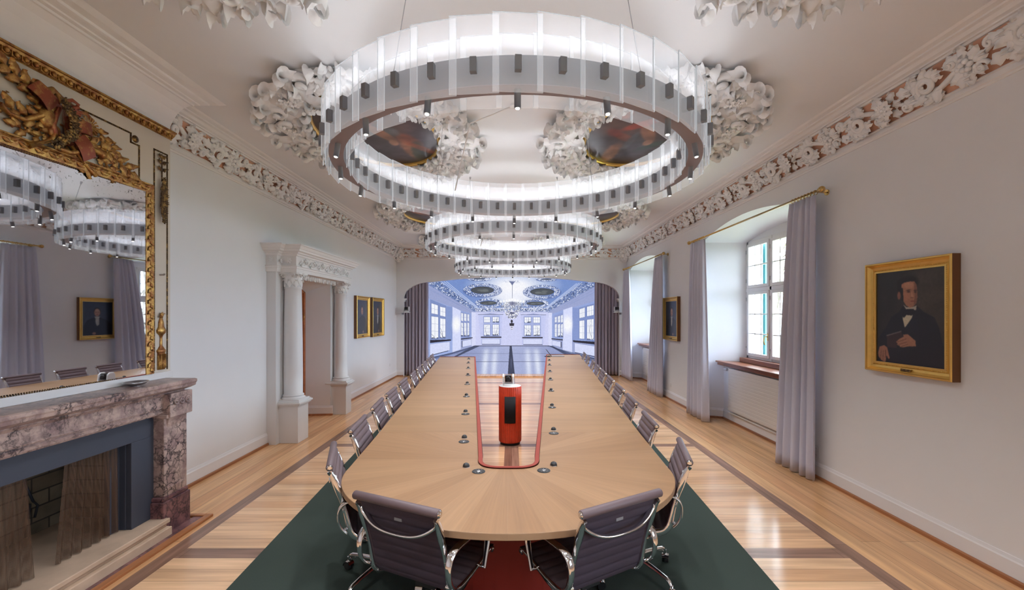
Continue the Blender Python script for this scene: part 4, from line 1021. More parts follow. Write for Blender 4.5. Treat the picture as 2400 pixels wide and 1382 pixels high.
# ================================================================== FIREPLACE
fp = empty('fireplace', (0, 0, 0), 0, 'low veined marble fireplace with black metal surround below the gilt mirror', 'fireplace')
FC = 2.70
b = MB()      # shelf with moulded edge, breaking forward over the jambs
sh = [(0, 1.12), (.235, 1.12), (.235, 1.128), (.265, 1.14), (.29, 1.155), (.292, 1.175), (.297, 1.185), (.297, 1.205), (.285, 1.212), (0, 1.212)]
b.sweep([(CBX, 3.735), (CBX + .0, 3.735), ], [(0, 0)], 1) if False else None
def shelf(mb, y0, y1, out, prof):
    k = len(prof); G = []
    zc_ = [p[1] for p in prof]; u = [p[0] for p in prof]
    for (ye, sgn) in ((y0, -1), (y1, 1)):
        G.append([(CBX, ye + sgn * (uu - prof[4][0]) * 1.0, z) for uu, z in prof]); G.append([(CBX + uu, ye + sgn * (uu - prof[4][0]) * 1.0, z) for uu, z in prof])
        if sgn < 0: pass
    A = [G[0], G[1], G[3], G[2]]
    mb.grid(A, False)
    mb.add([A[0][0], A[1][0], A[2][0], A[3][0]], [(0, 1, 2, 3)]); mb.add([A[0][-1], A[1][-1], A[2][-1], A[3][-1]], [(3, 2, 1, 0)])
shelf(b, 1.70, 3.70, 0, sh)
b.build('mantel_shelf', M['marble'], fp, bevel=.002)
b = MB()      # frieze panel with mouldings below the shelf
lin = [(0, .955), (.20, .955), (.205, .965), (.22, .97), (.222, .985), (.212, .99), (.212, 1.0), (.224, 1.004), (.228, 1.012), (.22, 1.02), (.22, 1.10), (.235, 1.12), (0, 1.12)]
G = [[(CBX + u, y, z) for u, z in lin] for y in (1.92, 3.48)]
b.grid(G, False); b.build('lintel', M['marble'], fp)
for s in (-1, 1):
    mt = T(0, FC, 0) @ SC(1, s, 1)
    j = MB()
    j.box(-3.0, -2.765, .73, .97, .30, .93, mt)          # pier
    # scrolled front of the jamb: swells out to the top
    pr = [(-2.765, .30), (-2.758, .36), (-2.775, .44), (-2.775, .75), (-2.765, .85), (-2.745, .92), (-2.735, .955)]
    G = [[(x, .75 if i in (0, 1) else .95, z) for x, z in pr] for i in (0, 1, 2, 3)]
    G = [[(-2.80, .752, z) for x, z in pr], [(x, .755, z) for x, z in pr], [(x, .945, z) for x, z in pr], [(-2.80, .948, z) for x, z in pr]]
    j.grid(G, False, mtx=mt)
    j.box(-3.0, -2.72, .735, .975, .93, 1.12, mt); j.box(-3.0, -2.735, .72, .985, .925, .955, mt)
    jo = j.build('jamb', M['marble'], fp, bevel=.006)
    for q in (-.06, 0, .06):
        d = MB(); d.tube([(-2.722 + .006, .855 + q + .024 * math.cos(a), 1.05 + .024 * math.sin(a)) for a in np.linspace(0, 2 * PI, 19)[:-1]], .006, 6, closed=True, mtx=mt); d.tube([(-2.722, .855 + q, 1.05), (-2.714, .855 + q, 1.05)], .026, 16, mtx=mt); d.ball((-2.716, .855 + q, 1.05), .012, 8, 6, mt)
        d.build('roundel', M['marble'], jo)
    p = MB(); p.box(-3.0, -2.745, .70, .985, 0, .265, mt); p.box(-3.0, -2.755, .71, .975, .265, .30, mt)
    p.build('plinth', M['marble2'], fp, bevel=.008)
b = MB(); X = -2.85      # metal surround
b.box(X - .04, X, FC - .745, FC + .745, .79, .97); b.box(X - .04, X, FC + .53, FC + .745, .14, .79); b.box(X - .04, X, FC - .745, FC - .53, .14, .79)
b.box(X - .09, X - .04, FC + .525, FC + .535, .14, .79); b.box(X - .09, X - .04, FC - .535, FC - .525, .14, .79); b.box(X - .09, X - .04, FC - .53, FC + .53, .785, .80)
b.box(X - .12, X - .085, FC + .44, FC + .53, .14, .79); b.box(X - .12, X - .085, FC - .53, FC - .44, .14, .79)
b.build('metal_surround', M['castiron'], fp, bevel=.003)
b = MB()      # firebox
x0, x1, y0, y1 = -3.52, -2.90, 2.12, 3.43
b.add([(x0, y0, -.01), (x0, y1, -.01), (x0, y1, .97), (x0, y0, .97)], [(0, 1, 2, 3)]); b.add([(x0, y1, .14), (x1, y1, .14), (x1, y1, .97), (x0, y1, .97)], [(0, 1, 2, 3)])
b.add([(x0, y0, .14), (x1, y0, .14), (x1, y0, .97), (x0, y0, .97)], [(3, 2, 1, 0)]); b.add([(x0, y0, .96), (x1, y0, .96), (x1, y1, .96), (x0, y1, .96)], [(0, 1, 2, 3)])
b.build('firebox', M['firebrick'], fp)
b = MB()
b.box(-3.52, -2.715, 1.955, 3.43, .105, .14); b.box(-3.5, -2.735, 1.97, 3.42, .075, .105); b.box(-3.5, -2.70, 1.96, 3.43, .0, .075)
b.build('hearth_slab', M['stone'], fp, bevel=.006)
b = MB(); b.box(-2.745, -2.655, 1.62, 3.72, 0, .012); b.build('marble_edging', M['marble2'], fp)
b = MB(); b.box(-2.655, -2.60, 1.58, 3.76, 0, .022); b.box(-3.27, -2.655, 3.72, 3.76, 0, .022); b.build('floor_edging', M['basewood'], fp, bevel=.005)
def wirecurtain(y0, y1, tilt, seed):
    r = random.Random(seed); G = []
    for j in range(17):
        v = j / 16; row = []
        for i in range(73):
            u = i / 72; ya, yb = y0, y1
            y = (ya + (yb - ya) * u) + tilt * v * (u if tilt > 0 else (1 - u))
            row.append((-2.925 + .016 * math.sin(u * 2 * PI * 6.5 + r.uniform(0, .02)) * (.5 + .6 * v), y, .785 - .635 * v))
        G.append(row)
    b = MB(); b.grid(G); b.build('wire_curtain', M['wiremesh'], fp)
wirecurtain(2.19, 2.60, .04, 1); wirecurtain(2.82, 3.20, -.06, 2)
b = MB(); b.tube([(-2.925, 2.18, .79), (-2.925, 3.22, .79)], .006, 8); b.build('curtain_rail', M['castiron'], fp)
b = MB(); b.tube([(-3.48, 3.02, .80), (-3.44, 3.05, .55), (-3.42, 3.08, .42)], .008, 6); b.tube([(-3.42, 3.08, .42), (-3.42, 3.11, .38), (-3.42, 3.09, .30), (-3.42, 3.05, .31), (-3.42, 3.06, .41)], .008, 6)
b.build('pot_hook', M['castiron'], fp)

# ================================================================== OVERMANTEL MIRROR
om = empty('overmantel_mirror', (0, 0, 0), 0, 'tall antique overmantel mirror with carved gilt trophy standing on the marble mantel', 'mirror')
MX = -2.975
b = MB(); b.box(-3.0, MX, CB0 + .02, 1.90, 1.212, 3.30); b.box(-3.0, MX, 3.50, CB1 + .005, 1.212, 3.30); b.box(-3.0, MX, 1.90, 3.50, 2.77, 3.30); b.build('painted_panel', M['panel'], om)
b = MB(); b.box(-3.0, -2.955, CB0 - .01, CB1 + .015, 1.212, 1.268); b.build('bottom_ledge', M['white'], om, bevel=.004)
b = MB(); y0, y1, z0, z1 = 1.925, 3.475, 1.268, 2.746
MT = 0.0
b.add([(-2.997, y0, z0), (-2.949, y1, z0), (-2.949, y1, z1), (-2.997, y0, z1)], [(0, 1, 2, 3)]); b.build('mirror_glass', M['mirror'], om)
fr = MB()
prf = [(-.002, .0), (0, .03), (.012, .032), (.026, .034), (.044, .036), (.056, .028), (.062, .034), (.072, .034), (.075, 0)]
def rect_loop(i): return [(y0 - i, z0), (y0 - i, z1 + i), (y1 + i, z1 + i), (y1 + i, z0)]
Lp = [[(MX + d, y, z) for (y, z) in rect_loop(i)] for i, d in prf]
fr.grid([[Lp[k][q] for k in range(len(prf))] for q in range(4)], False); fr.build('gilt_frame', M['gilt'], om)
cv = MB()
def run(y_a, z_a, y_b, z_b):
    L = math.hypot(y_b - y_a, z_b - z_a); n = int(L / .042); a = math.atan2(z_b - z_a, y_b - y_a)
    for k in range(n):
        t = (k + .5) / n; mt = basis((0, math.cos(a), math.sin(a)), (0, -math.sin(a), math.cos(a)), (1, 0, 0), (MX + .034, y_a + (y_b - y_a) * t, z_a + (z_b - z_a) * t))
        leaf(cv, mt @ T(-.02, 0, -.004) @ RZ(.5 if k % 2 else -.5), .05, .013, .5, 1.6, 2, 0, 7, 5)
        cv.ball((0, 0, .0), .007, 6, 5, mt)
run(y0 - .035, z1 + .035, y1 + .035, z1 + .035); run(y1 + .035, z1, y1 + .035, z0 + .01); run(y0 - .035, z1, y0 - .035, z0 + .01)
cv.build('carved_leaf_band', M['gilt'], om)
bd = MB()
def beads(y_a, z_a, y_b, z_b, step=.014, r=.0048, dx=.018):
    L = math.hypot(y_b - y_a, z_b - z_a); n = int(L / step)
    for k in range(n): t = k / n; bd.ball((MX + dx, y_a + (y_b - y_a) * t, z_a + (z_b - z_a) * t), r, 5, 4)
beads(y0, z1, y1, z1); beads(y1, z1, y1, z0); beads(y0, z0 + .004, y1, z0 + .004); bd.build('beading', M['giltdark'], om)
bd = MB()      # thin dark bead borders of the painted panel
for (ya_, za_, yb_, zb_) in ((1.85, 3.17, 3.365, 3.17), (3.365, 3.17, 3.365, 3.10), (3.365, 3.10, 3.44, 3.10), (3.44, 3.10, 3.44, 2.84), (3.585, 3.13, 3.585, 1.29), (3.72, 3.13, 3.72, 1.29), (3.585, 3.13, 3.72, 3.13)):
    bd.box(MX - .001, MX + .004, min(ya_, yb_) - .006, max(ya_, yb_) + .006, min(za_, zb_) - .006, max(za_, zb_) + .006)
    beads(ya_, za_, yb_, zb_, .016, .0045, .005)
bd.build('bead_border', M['giltdark'], om)
b = MB(); b.lathe([(.028, 0), (.028, .006), (.018, .012), (.006, .016)], 14, basis((0, 1, 0), (0, 0, 1), (1, 0, 0), (MX, 3.405, 3.14))); b.build('corner_rosette', M['giltdark'], om)
b = MB(); G = [[(MX + u - .018, y, z) for u, z in [(0, 3.275), (.02, 3.275), (.022, 3.285), (.05, 3.31), (.056, 3.325), (.066, 3.328), (.066, 3.34), (0, 3.34)]] for y in (CB0, CB1 + .02)]
b.grid(G, False)
b.add([tuple(p) for p in G[1]], [tuple(range(8))[::-1]])
n = int((CB1 - CB0) / .052)
for k in range(n):
    y = CB0 + .03 + k * .052
    b.ball((MX + .030, y, 3.298), .0165, 8, 6, sc=(1, .8, 1.15)); 
    b.tube([(MX + .022 + .006, y + .022 * math.cos(t), 3.30 + .024 * math.sin(t)) for t in np.linspace(PI, 2 * PI, 7)], .0035, 5)
    b.box(MX + .026, MX + .036, y + .024, y + .028, 3.275, 3.31)
b.build('egg_and_dart_cornice', M['gilt'], om)
# the trophy
tr = empty('trophy', (0, 0, 0)); tr.parent = om
def on_panel(y, z, a=0.0, out=.0): return basis((0, math.cos(a), math.sin(a)), (0, -math.sin(a), math.cos(a)), (1, 0, 0), (MX + out, y, z))
rr_ = random.Random(3)
def sprig(pts, nl, L, name='leaf_sprig', big=False):
    g = MB(); P = np.array(pts, float); P3 = [(MX + .014, y, z) for y, z in P]; g.tube(P3, [.007 - .004 * i / (len(P3) - 1) for i in range(len(P3))], 6)
    seg = np.cumsum([0] + [np.hypot(*(P[i + 1] - P[i])) for i in range(len(P) - 1)])
    for k in range(nl):
        s = seg[-1] * (k + .6) / nl; i = min(len(P) - 2, np.searchsorted(seg, s) - 1); t = (s - seg[i]) / (seg[i + 1] - seg[i]); p = P[i] + (P[i + 1] - P[i]) * t; d = P[i + 1] - P[i]
        a = math.atan2(d[1], d[0]) + (.75 if k % 2 else -.75) * rr_.uniform(.8, 1.2)
        leaf(g, on_panel(p[0], p[1], a, .012), L * rr_.uniform(.8, 1.15), L * .27, .5, rr_.uniform(.8, 1.8), 3, rr_.uniform(-.4, .4), 9, 6)
    leaf(g, on_panel(P[-1][0], P[-1][1], math.atan2(*(P[-1] - P[-2])[::-1]), .012), L, L * .3, .4, 1.0, 3, 0, 9, 6)
    g.build(name, M['gilt'], tr)
sprig([(2.83, 3.0), (3.0, 2.97), (3.14, 2.945), (3.26, 2.90), (3.34, 2.86)], 15, .10)
sprig([(2.9, 2.98), (3.02, 2.93), (3.12, 2.87), (3.2, 2.80)], 11, .085)
sprig([(3.04, 3.1), (3.14, 3.03), (3.22, 2.97)], 7, .075)
sprig([(2.80, 3.02), (2.66, 3.13), (2.55, 3.20), (2.47, 3.22)], 12, .11)
sprig([(2.80, 2.98), (2.64, 2.96), (2.5, 2.98), (2.36, 3.02)], 12, .10)
sprig([(2.78, 2.93), (2.68, 2.86), (2.58, 2.88)], 7, .08)
sprig([(2.86, 2.88), (2.92, 2.80), (3.0, 2.77)], 7, .08)
# lyre
g = MB()
for s in (-1, 1): g.tube([(MX + .035, 2.84 + s * y, 3.02 + z) for y, z in ((.02, -.13), (.065, -.11), (.082, -.05), (.06, .02), (.04, .07), (.055, .12), (.08, .135))], [.02, .022, .02, .016, .014, .012, .016], 8)
g.tube([(MX + .04, 2.75, 3.105), (MX + .04, 2.93, 3.105)], .011, 8)
for q in range(5): g.tube([(MX + .04, 2.82 + q * .010, 3.10), (MX + .04, 2.82 + q * .010, 2.92)], .0018, 4)
g.build('lyre', M['giltred'], tr)
g = MB()      # garland
for k in range(34):
    t = k / 33; y = 2.80 + .055 * math.sin(t * 4) + .02 * rr_.uniform(-1, 1); z = 3.13 - .30 * t + .01 * rr_.uniform(-1, 1)
    rosette(g, on_panel(y, z, 0, .05 + .02 * math.sin(PI * t)), .030, 5, .02, rng=rr_)
g.build('flower_garland', M['giltdark'], tr)
g = MB()      # open book and sheets
for (yy, zz, a, w_, h_) in ((2.93, 3.03, .12, .16, .085), (2.945, 2.90, -.95, .17, .11), (2.70, 3.12, -.7, .15, .10)):
    mt = on_panel(yy, zz, a, .03)
    for q in range(5): G = [[(x, (y - .5) * h_, .004 * q + .02 * math.sin(PI * (x / w_ + .5))) for y in (0, 1)] for x in np.linspace(-w_ / 2, w_ / 2, 9)]; g.grid(G, True, mtx=mt)
    g.box(-w_ / 2, w_ / 2, -h_ / 2, h_ / 2, -.012, .0, mt)
g.build('books', M['giltred'], tr)
g = MB()      # horns and pipes
for pts, r_ in (([(2.78, 2.93), (2.76, 2.87), (2.80, 2.83), (2.87, 2.83), (2.93, 2.86)], [.022, .02, .018, .016, .02]), ([(2.9, 2.93), (3.0, 2.92), (3.08, 2.905), (3.10, 2.90)], [.012, .014, .024, .036]),
                ([(2.70, 3.0), (2.60, 2.93), (2.52, 2.93), (2.47, 2.96)], [.018, .014, .012, .02]), ([(2.86, 2.90), (2.97, 2.79), (3.05, 2.735)], [.012, .011, .016]),
                ([(2.72, 3.15), (2.76, 3.19), (2.80, 3.17), (2.80, 3.13)], [.03, .022, .018, .014]), ([(2.80, 2.90), (2.70, 2.83), (2.62, 2.78)], [.014, .012, .020])):
    g.tube([(MX + .035, y, z) for y, z in pts], r_, 10)
g.ball((MX + .03, 2.735, 3.0), .055, 14, 10, sc=(.45, 1.0, 1.25)); g.ball((MX + .03, 2.775, 2.93), .04, 12, 9, sc=(.5, 1, 1.2))
g.build('horns_and_mask', M['gilt'], tr)
g = MB()
for k in range(16):
    a = 2 * PI * k / 16; g.add([(MX + .03, 3.01, 3.07), (MX + .035, 3.01 + .062 * math.cos(a - .12), 3.07 + .062 * math.sin(a - .12)), (MX + .02, 3.01 + .07 * math.cos(a), 3.07 + .07 * math.sin(a)), (MX + .035, 3.01 + .062 * math.cos(a + .12), 3.07 + .062 * math.sin(a + .12))], [(0, 1, 2, 3)])
g.ball((MX + .03, 3.01, 3.07), .02, 10, 7, sc=(.6, 1, 1)); g.build('sunburst', M['gilt'], tr)
g = MB()
for s in (-1, 1):
    g.tube([(MX + .03, 2.84 + s * y, 3.16 + z) for y, z in ((0, 0), (.05, .03), (.09, .02), (.07, -.02), (.02, -.01))], .012, 8, flat=(1.0, .4)); g.tube([(MX + .025, 2.84 + s * y, 3.16 + z) for y, z in ((.02, 0), (.09, -.03), (.15, -.015), (.20, -.05))], .013, 8, flat=(1.0, .35))
g.build('ribbon_bow', M['giltred'], tr)
# pendant and urn of the side pilaster
g = MB()
for k in range(24):
    t = k / 23; wv = .03 * math.sin(PI * min(1, t * 1.05)) ** .7
    for q in (-1, 0, 1): rosette(g, on_panel(3.652 + q * wv * .8 + rr_.uniform(-.006, .006), 2.90 - .36 * t, 0, .012), .019, 5, .014, rng=rr_)
for s in (-1, 1):
    for (za, ll) in ((3.08, .05), (3.03, .06), (2.97, .06)): leaf(g, on_panel(3.652, za, s * .5 + (PI if s < 0 else 0), .008), ll, .016, .5, 1.5, 3, 0, 8, 5)
g.tube([(MX + .012, 3.652, 3.11), (MX + .012, 3.652, 2.88)], .005, 6); g.build('flower_pendant', M['giltdark'], om)
g = MB()
g.lathe([(.038, 0), (.038, .14), (.045, .15), (.045, .165), (.036, .17), (.03, .18), (.014, .20), (.012, .27), (.02, .29), (.044, .31), (.048, .33), (.04, .345), (.03, .36), (.026, .40), (.012, .44), (.004, .46)], 16, T(MX + .004, 3.653, 1.29) @ SC(.5, 1, 1))
for q in range(7): g.tube([(MX + .024 - abs(q - 3) * .002, 3.653 + (q - 3) * .0105, 1.30), (MX + .024 - abs(q - 3) * .002, 3.653 + (q - 3) * .0105, 1.42)], .004, 5)
for q in range(4): leaf(g, on_panel(3.64 + q * .006, 1.73, R(60 + q * 30), .008), .05, .012, .4, 2.0, 2, .8 * (q - 1.5), 8, 5)
g.build('urn_ornament', M['gilt'], om)
b = MB(); b.tube([(MX, 3.645, 2.09), (MX + .035, 3.645, 2.09), (MX + .04, 3.645, 2.10)], .007, 8); b.build('curtain_hook', M['steel'], om)
# small dish lying on the mantel
b = MB(); b.lathe([(.03, 0), (.055, .012), (.075, .03), (.072, .032), (.05, .016), (.0, .006)], 24, T(-2.86, 3.28, 1.212) @ SC(.9, 1.3, 1)); tag(b.build('mantel_dish', M['steel']), 'small shallow green-grey dish lying on the marble mantel before the mirror', 'dish')

# ================================================================== COLUMN PORTAL
po = empty('column_portal', (0, 0, 0), 0, 'white classical portal with two columns framing the doorway in the left wall', 'portal')
def block(mb, x0, x1, y0, y1, z0, z1): mb.box(x0, x1, y0, y1, z0, z1)
def ent(mb, x1, y0, y1):
    """entablature block: stepped profile swept round three sides"""
    pr = [(0, 2.335), (.02, 2.335), (.02, 2.385), (.028, 2.388), (.028, 2.41), (.04, 2.42), (.015, 2.425), (.015, 2.555), (.03, 2.56), (.036, 2.58), (.06, 2.59), (.065, 2.605), (.10, 2.615), (.105, 2.64), (.115, 2.645), (.135, 2.68), (.15, 2.685), (.15, 2.70)]
    mb.sweep([(-XW, y1), (x1, y1), (x1, y0), (-XW, y0)], pr, 1, caps=False)
    top = pr[-1][0]; mb.box(-XW, x1 + top - .001, y0 - top + .001, y1 + top - .001, 2.695, 2.6995)
    mb.box(-XW, x1 + .005, y0 - .005, y1 + .005, 2.335, 2.60)
g = MB(); ent(g, -3.165, 5.80, 7.88); ent(g, -2.955, 5.90, 7.83); g.build('entablature', M['trimw'], po)
g = MB()      # carved scroll band on the frieze
rz_ = random.Random(9); fx = -2.938
mt0 = lambda y, a=0.0: basis((0, math.cos(a), math.sin(a)), (0, -math.sin(a), math.cos(a)), (1, 0, 0), (fx, y, 2.49))
for k in range(13):
    y = 6.02 + k * .14; s = 1 if k % 2 else -1
    scroll(g, mt0(y), .04, 1.2, .010, s, 16, .012)
    for q in range(3): leaf(g, mt0(y, s * (.6 + q)) @ T(.02, 0, 0), .065, .016, .5, 1.8, 2, .4, 8, 5)
mtf = lambda x, a=0.0: basis((math.cos(a), 0, math.sin(a)), (-math.sin(a), 0, math.cos(a)), (0, -1, 0), (x, 5.882, 2.49))
rosette(g, mtf(-3.03), .04, 6, .02); rosette(g, basis((1, 0, 0), (0, 0, 1), (0, -1, 0), (-3.22, 5.782, 2.49)), .035, 6, .02); rosette(g, basis((0, 1, 0), (0, 0, 1), (1, 0, 0), (-3.148, 5.85, 2.49)), .03, 6, .02)
g.build('carved_frieze', M['stucco'], po)
g = MB()      # scalloped lambrequin under the lintel
for k in range(9):
    y = 6.28 + k * .15; g.lathe([(.07, 0), (.072, .01), (.05, .022), (.0, .026)], 16, basis((0, 1, 0), (0, 0, 1), (1, 0, 0), (-3.10, y, 2.335))); leaf(g, basis((0, 0, -1), (0, 1, 0), (1, 0, 0), (-3.07, y, 2.33)), .07, .03, .3, 1.0, 2, 0, 8, 5)
g.build('lambrequin', M['stucco'], po)
for (yc, word) in ((6.03, 'near'), (7.71, 'far')):
    hw = .15 if yc < 7 else .125
    g = MB()
    g.box(-XW, -2.915, yc - hw, yc + hw, 0, .50)
    for (o_, za, zb) in ((.012, .50, .515), (.03, .515, .535), (.045, .535, .56), (.03, .56, .572)): g.box(-XW, -2.915 + o_, yc - hw - o_, yc + hw + o_, za, zb)
    pd = g.build('pedestal', M['white'], po, bevel=.003)
    g = MB(); g.sweep([(-XW, yc + hw), (-2.915, yc + hw), (-2.915, yc - hw), (-XW, yc - hw)], bq, -1, caps=False)
    g.build('skirting_strip', M['basewood'], pd)
    r_ = .122 if yc < 7 else .115
    c_ = empty('column', (-3.055, yc, 0)); c_.parent = po
    g = MB(); g.lathe([(r_ * 1.0, .65), (r_ * 1.01, .9), (r_ * .99, 1.3), (r_ * .95, 1.7), (r_ * .90, 2.0), (r_ * .88, 2.11), (r_ * .93, 2.115), (r_ * .95, 2.125), (r_ * .9, 2.135)], 36); g.build('shaft', M['white'], c_)
    g = MB(); g.box(-.155, .155, -.155, .155, .572, .592); g.lathe([(.15, .592), (.158, .602), (.15, .615), (.135, .618), (.128, .628), (.138, .634), (.14, .644), (.13, .652), (r_, .658)], 36); g.build('column_base', M['white'], c_)
    g = MB(); g.lathe([(r_ * .88, 2.135), (r_ * .86, 2.2), (r_ * .95, 2.27), (r_ * 1.15, 2.31)], 28)
    for ti, (zz, nn, L, off) in enumerate(((2.14, 8, .11, 0), (2.19, 8, .12, .5))):
        for k in range(nn):
            a = 2 * PI * (k + off) / nn; mt = basis((0, 0, 1), (-math.sin(a), math.cos(a), 0), (math.cos(a), math.sin(a), 0), (r_ * .9 * math.cos(a), r_ * .9 * math.sin(a), zz)); leaf(g, mt, L, .032, .12, 2.6, 3, 0, 11, 6)
    for k in range(4):
        a = PI / 4 + k * PI / 2
        for q in (-1, 1):
            mt = basis((math.cos(a + q * .25), math.sin(a + q * .25), 0), (0, 0, 1), (math.sin(a), -math.cos(a), 0), (.128 * math.cos(a + q * .12), .128 * math.sin(a + q * .12), 2.285)); scroll(g, mt, .034, 1.3, .011, 1, 16, .005 * q)
        b2 = PI / 2 * k; rosette(g, basis((-math.sin(b2), math.cos(b2), 0), (0, 0, 1), (math.cos(b2), math.sin(b2), 0), (.125 * math.cos(b2), .125 * math.sin(b2), 2.31)), .026, 5, .014)
    P8 = []
    for k in range(4):
        a = PI / 4 + k * PI / 2
        P8 += [(.19 * math.cos(a - .1), .19 * math.sin(a - .1)), (.19 * math.cos(a + .1), .19 * math.sin(a + .1)), (.125 * math.cos(a + PI / 4), .125 * math.sin(a + PI / 4))]
    g.prism(P8, 2.312, 2.336); g.build('capital', M['stucco'], c_)
    # flat pilaster and round-topped niche strip behind the column
    g = MB(); g.box(-XW, -3.175, yc - .225 if yc < 7 else yc - .16, yc + .16 if yc < 7 else yc + .17, 0, 2.335)
    g.build('pilaster', M['white'], po)
    g = MB(); s0 = yc - (.12 if yc < 7 else .11)
    P = [(s0, .62), (s0 + .24, .62), (s0 + .24, 1.98)] + [(s0 + .12 + .12 * math.cos(a), 1.98 + .12 * math.sin(a)) for a in np.linspace(.1, PI - .1, 11)] + [(s0, 1.98)]
    g.prism([(y, z) for y, z in P], 0, .004, basis((0, 1, 0), (0, 0, 1), (1, 0, 0), (-3.176, 0, 0))); g.build('niche_panel', M['wall'], po)
# door in the recess
d1 = empty('door_1', (0, 0, 0)); d1['kind'] = 'structure'
g = MB(); g.box(-3.66, -3.61, 6.30, 7.46, .01, 2.14); g.build('door_leaf', M['doorwood'], d1)
g = MB()
for (za, zb) in ((.15, .75), (.85, 1.45), (1.55, 2.05)):
    for (ya, yb) in ((6.38, 6.84), (6.92, 7.38)): g.box(-3.612, -3.60, ya, yb, za, zb)
g.build('door_panels', M['doorwood'], d1, bevel=.008)
g = MB(); g.box(-3.67, -3.585, 7.44, 7.50, 0, 2.20); g.box(-3.67, -3.585, 6.25, 6.31, 0, 2.20); g.box(-3.67, -3.585, 6.25, 7.50, 2.13, 2.20); g.build('door_frame', M['doorwood'], d1, bevel=.006)
g = MB(); g.tube([(-3.585, 7.40, 1.65), (-3.57, 7.40, 1.65), (-3.565, 7.40, 1.72), (-3.57, 7.40, 1.78)], .008, 8); g.build('door_latch', M['brass'], d1)
# ================================================================== CARPET, TABLE
TX = -.02
b = MB(); P = [(TX - 1.46, 1.0), (TX + 1.43, 1.0), (TX + 1.57 + .0, 3.0), (TX + 1.93 + .03, 6.0), (TX + 2.36, 11.6), (TX - 2.36, 11.6), (TX - 1.60, 2.74)]
P = [(TX - 1.585 - .1, 1.0), (TX + 1.60, 1.0), (TX + 2.36, 11.9), (TX - 2.36, 11.9)]
P = [(TX - 1.685, 1.0), (TX + 1.60, 1.0), (TX + 2.36, 11.9), (TX + 1.18, 11.9), (TX + .50, 3.2), (TX + .42, 2.72), (TX, 2.56), (TX - .42, 2.72), (TX - .50, 3.2), (TX - 1.18, 11.9), (TX - 2.36, 11.9)]; b.prism(P, 0.0005, .008); tag(b.build('carpet', M['carpet']), 'dark green flat carpet lying under the conference table and chairs', 'carpet')
tb = empty('conference_table', (TX, 0, 0), 0, 'long U-shaped light oak conference table with brick red edging round its central slot', 'table')
def xo(y): return 1.055 + .088 * (y - 2.974)
def xi(y): return .212 + .0905 * (y - 3.018)
YL, YR, YN = 10.38, 10.98, 3.72
slot = []
for t in np.linspace(PI, 2 * PI, 25):
    c, s = math.cos(t), math.sin(t); slot.append((.213 * math.copysign(abs(c) ** .62, c), 3.03 - .20 * abs(s) ** .75))
slot = [(-xi(YN), YN)] + slot + [(xi(YN), YN)]
nose = [(1.057 * math.cos(t), 2.86 + .868 * math.sin(t)) for t in np.linspace(0, -PI, 49)]
Z0, Z1 = .705, .74
t1 = MB(); t1.prism([(-xo(YN), YN)] + slot + [(xo(YN), YN)] + nose, Z0, Z1, None, 0, 1)
t1.build('rounded_tabletop', [M['oak_radial'], M['oak_edge']], tb, bevel=.003, label='rounded end of the tabletop with veneer rays')
for s, ye in ((-1, YL), (1, YR)):
    t2 = MB(); Pp = [(s * xo(YN), YN), (s * xi(YN), YN), (s * xi(ye), ye), (s * xo(ye), ye)]
    if s > 0: Pp = Pp[::-1]
    t2.prism(Pp, Z0, Z1, None, 0, 1); t2.build('tabletop_arm', [M['oak'], M['oak_edge']], tb, bevel=.002)
path = [(-xo(YL), YL), (-xi(YL), YL)] + slot + [(xi(YR), YR), (xo(YR), YR)]
lip = MB(); lip.sweep(path, [(0, .42), (.030, .42), (.030, .747), (.026, .75), (.002, .75), (0, .747)], 1); lip.build('red_edging', M['red'], tb)
dots = MB()
def dotrow(x0, y0, x1, y1, s):
    L = math.hypot(x1 - x0, y1 - y0); n = int(L / .028)
    for k in range(n):
        t = (k + .5) / n; x = x0 + (x1 - x0) * t; y = y0 + (y1 - y0) * t
        dots.box(x - .0025, x + .0025, y - .0075, y + .0075, .718, .738); 
dotrow(-xi(YL) + .031, YL - .05, -xi(3.1) + .031, 3.1, 1); dotrow(xi(YR) - .031, YR - .05, xi(3.1) - .031, 3.1, -1)
tag(dots.build('perforations', M['reddot'], tb), kind='stuff')
bs = MB(); bs.sweep([(-xi(YL), YL - .4)] + slot + [(xi(YR), YR - .4)], [(-.33, 0.008), (-.29, 0.008), (-.29, .70), (-.33, .70)], 1); bs.build('red_base_panel', M['redfloor'], tb)
seam = MB(); seam.box(-.0008, .0008, 2.0, 2.82, .7395, .7403)
seam.build('veneer_seam', M['oak_edge'], tb)

DL = [(-0.302, 2.87), (-0.388, 3.545), (-0.48, 4.499), (-0.568, 5.429), (-0.657, 6.388), (-0.74, 7.3), (-0.828, 8.234), (-0.914, 9.147), (-0.989, 9.962)]
CL = [(-0.213, 2.781), (-0.38, 3.434), (-0.47, 4.393), (-0.558, 5.336), (-0.645, 6.277), (-0.727, 7.2), (-0.818, 8.134), (-.905, 9.03), (-.98, 9.85)]
DR = [(0.283, 2.896), (0.369, 3.788), (0.451, 4.807), (0.533, 5.804), (0.613, 6.794), (0.691, 7.746), (0.77, 8.739), (0.845, 9.635), (0.914, 10.496)]
CR = [(0.209, 2.798), (0.36, 3.678), (0.443, 4.706), (0.526, 5.726), (0.606, 6.697), (0.683, 7.67), (0.762, 8.643), (.838, 9.53), (.906, 10.39)]
mm = MB(); mm.lathe([(.021, 0), (.023, .004), (.022, .012), (.017, .021), (.008, .026), (.0, .027)], 20)
ring_ = MB(); ring_.lathe([(.024, 0), (.0245, .002), (.023, .003)], 20)
micm, micr = mm.mesh('dome', M['black']), ring_.mesh('collar', M['steel'])
dm = MB(); dm.lathe([(.042, 0), (.043, .003), (.040, .005), (.036, .0035), (.0, .0035)], 28); discm = dm.mesh('disc', M['black'])
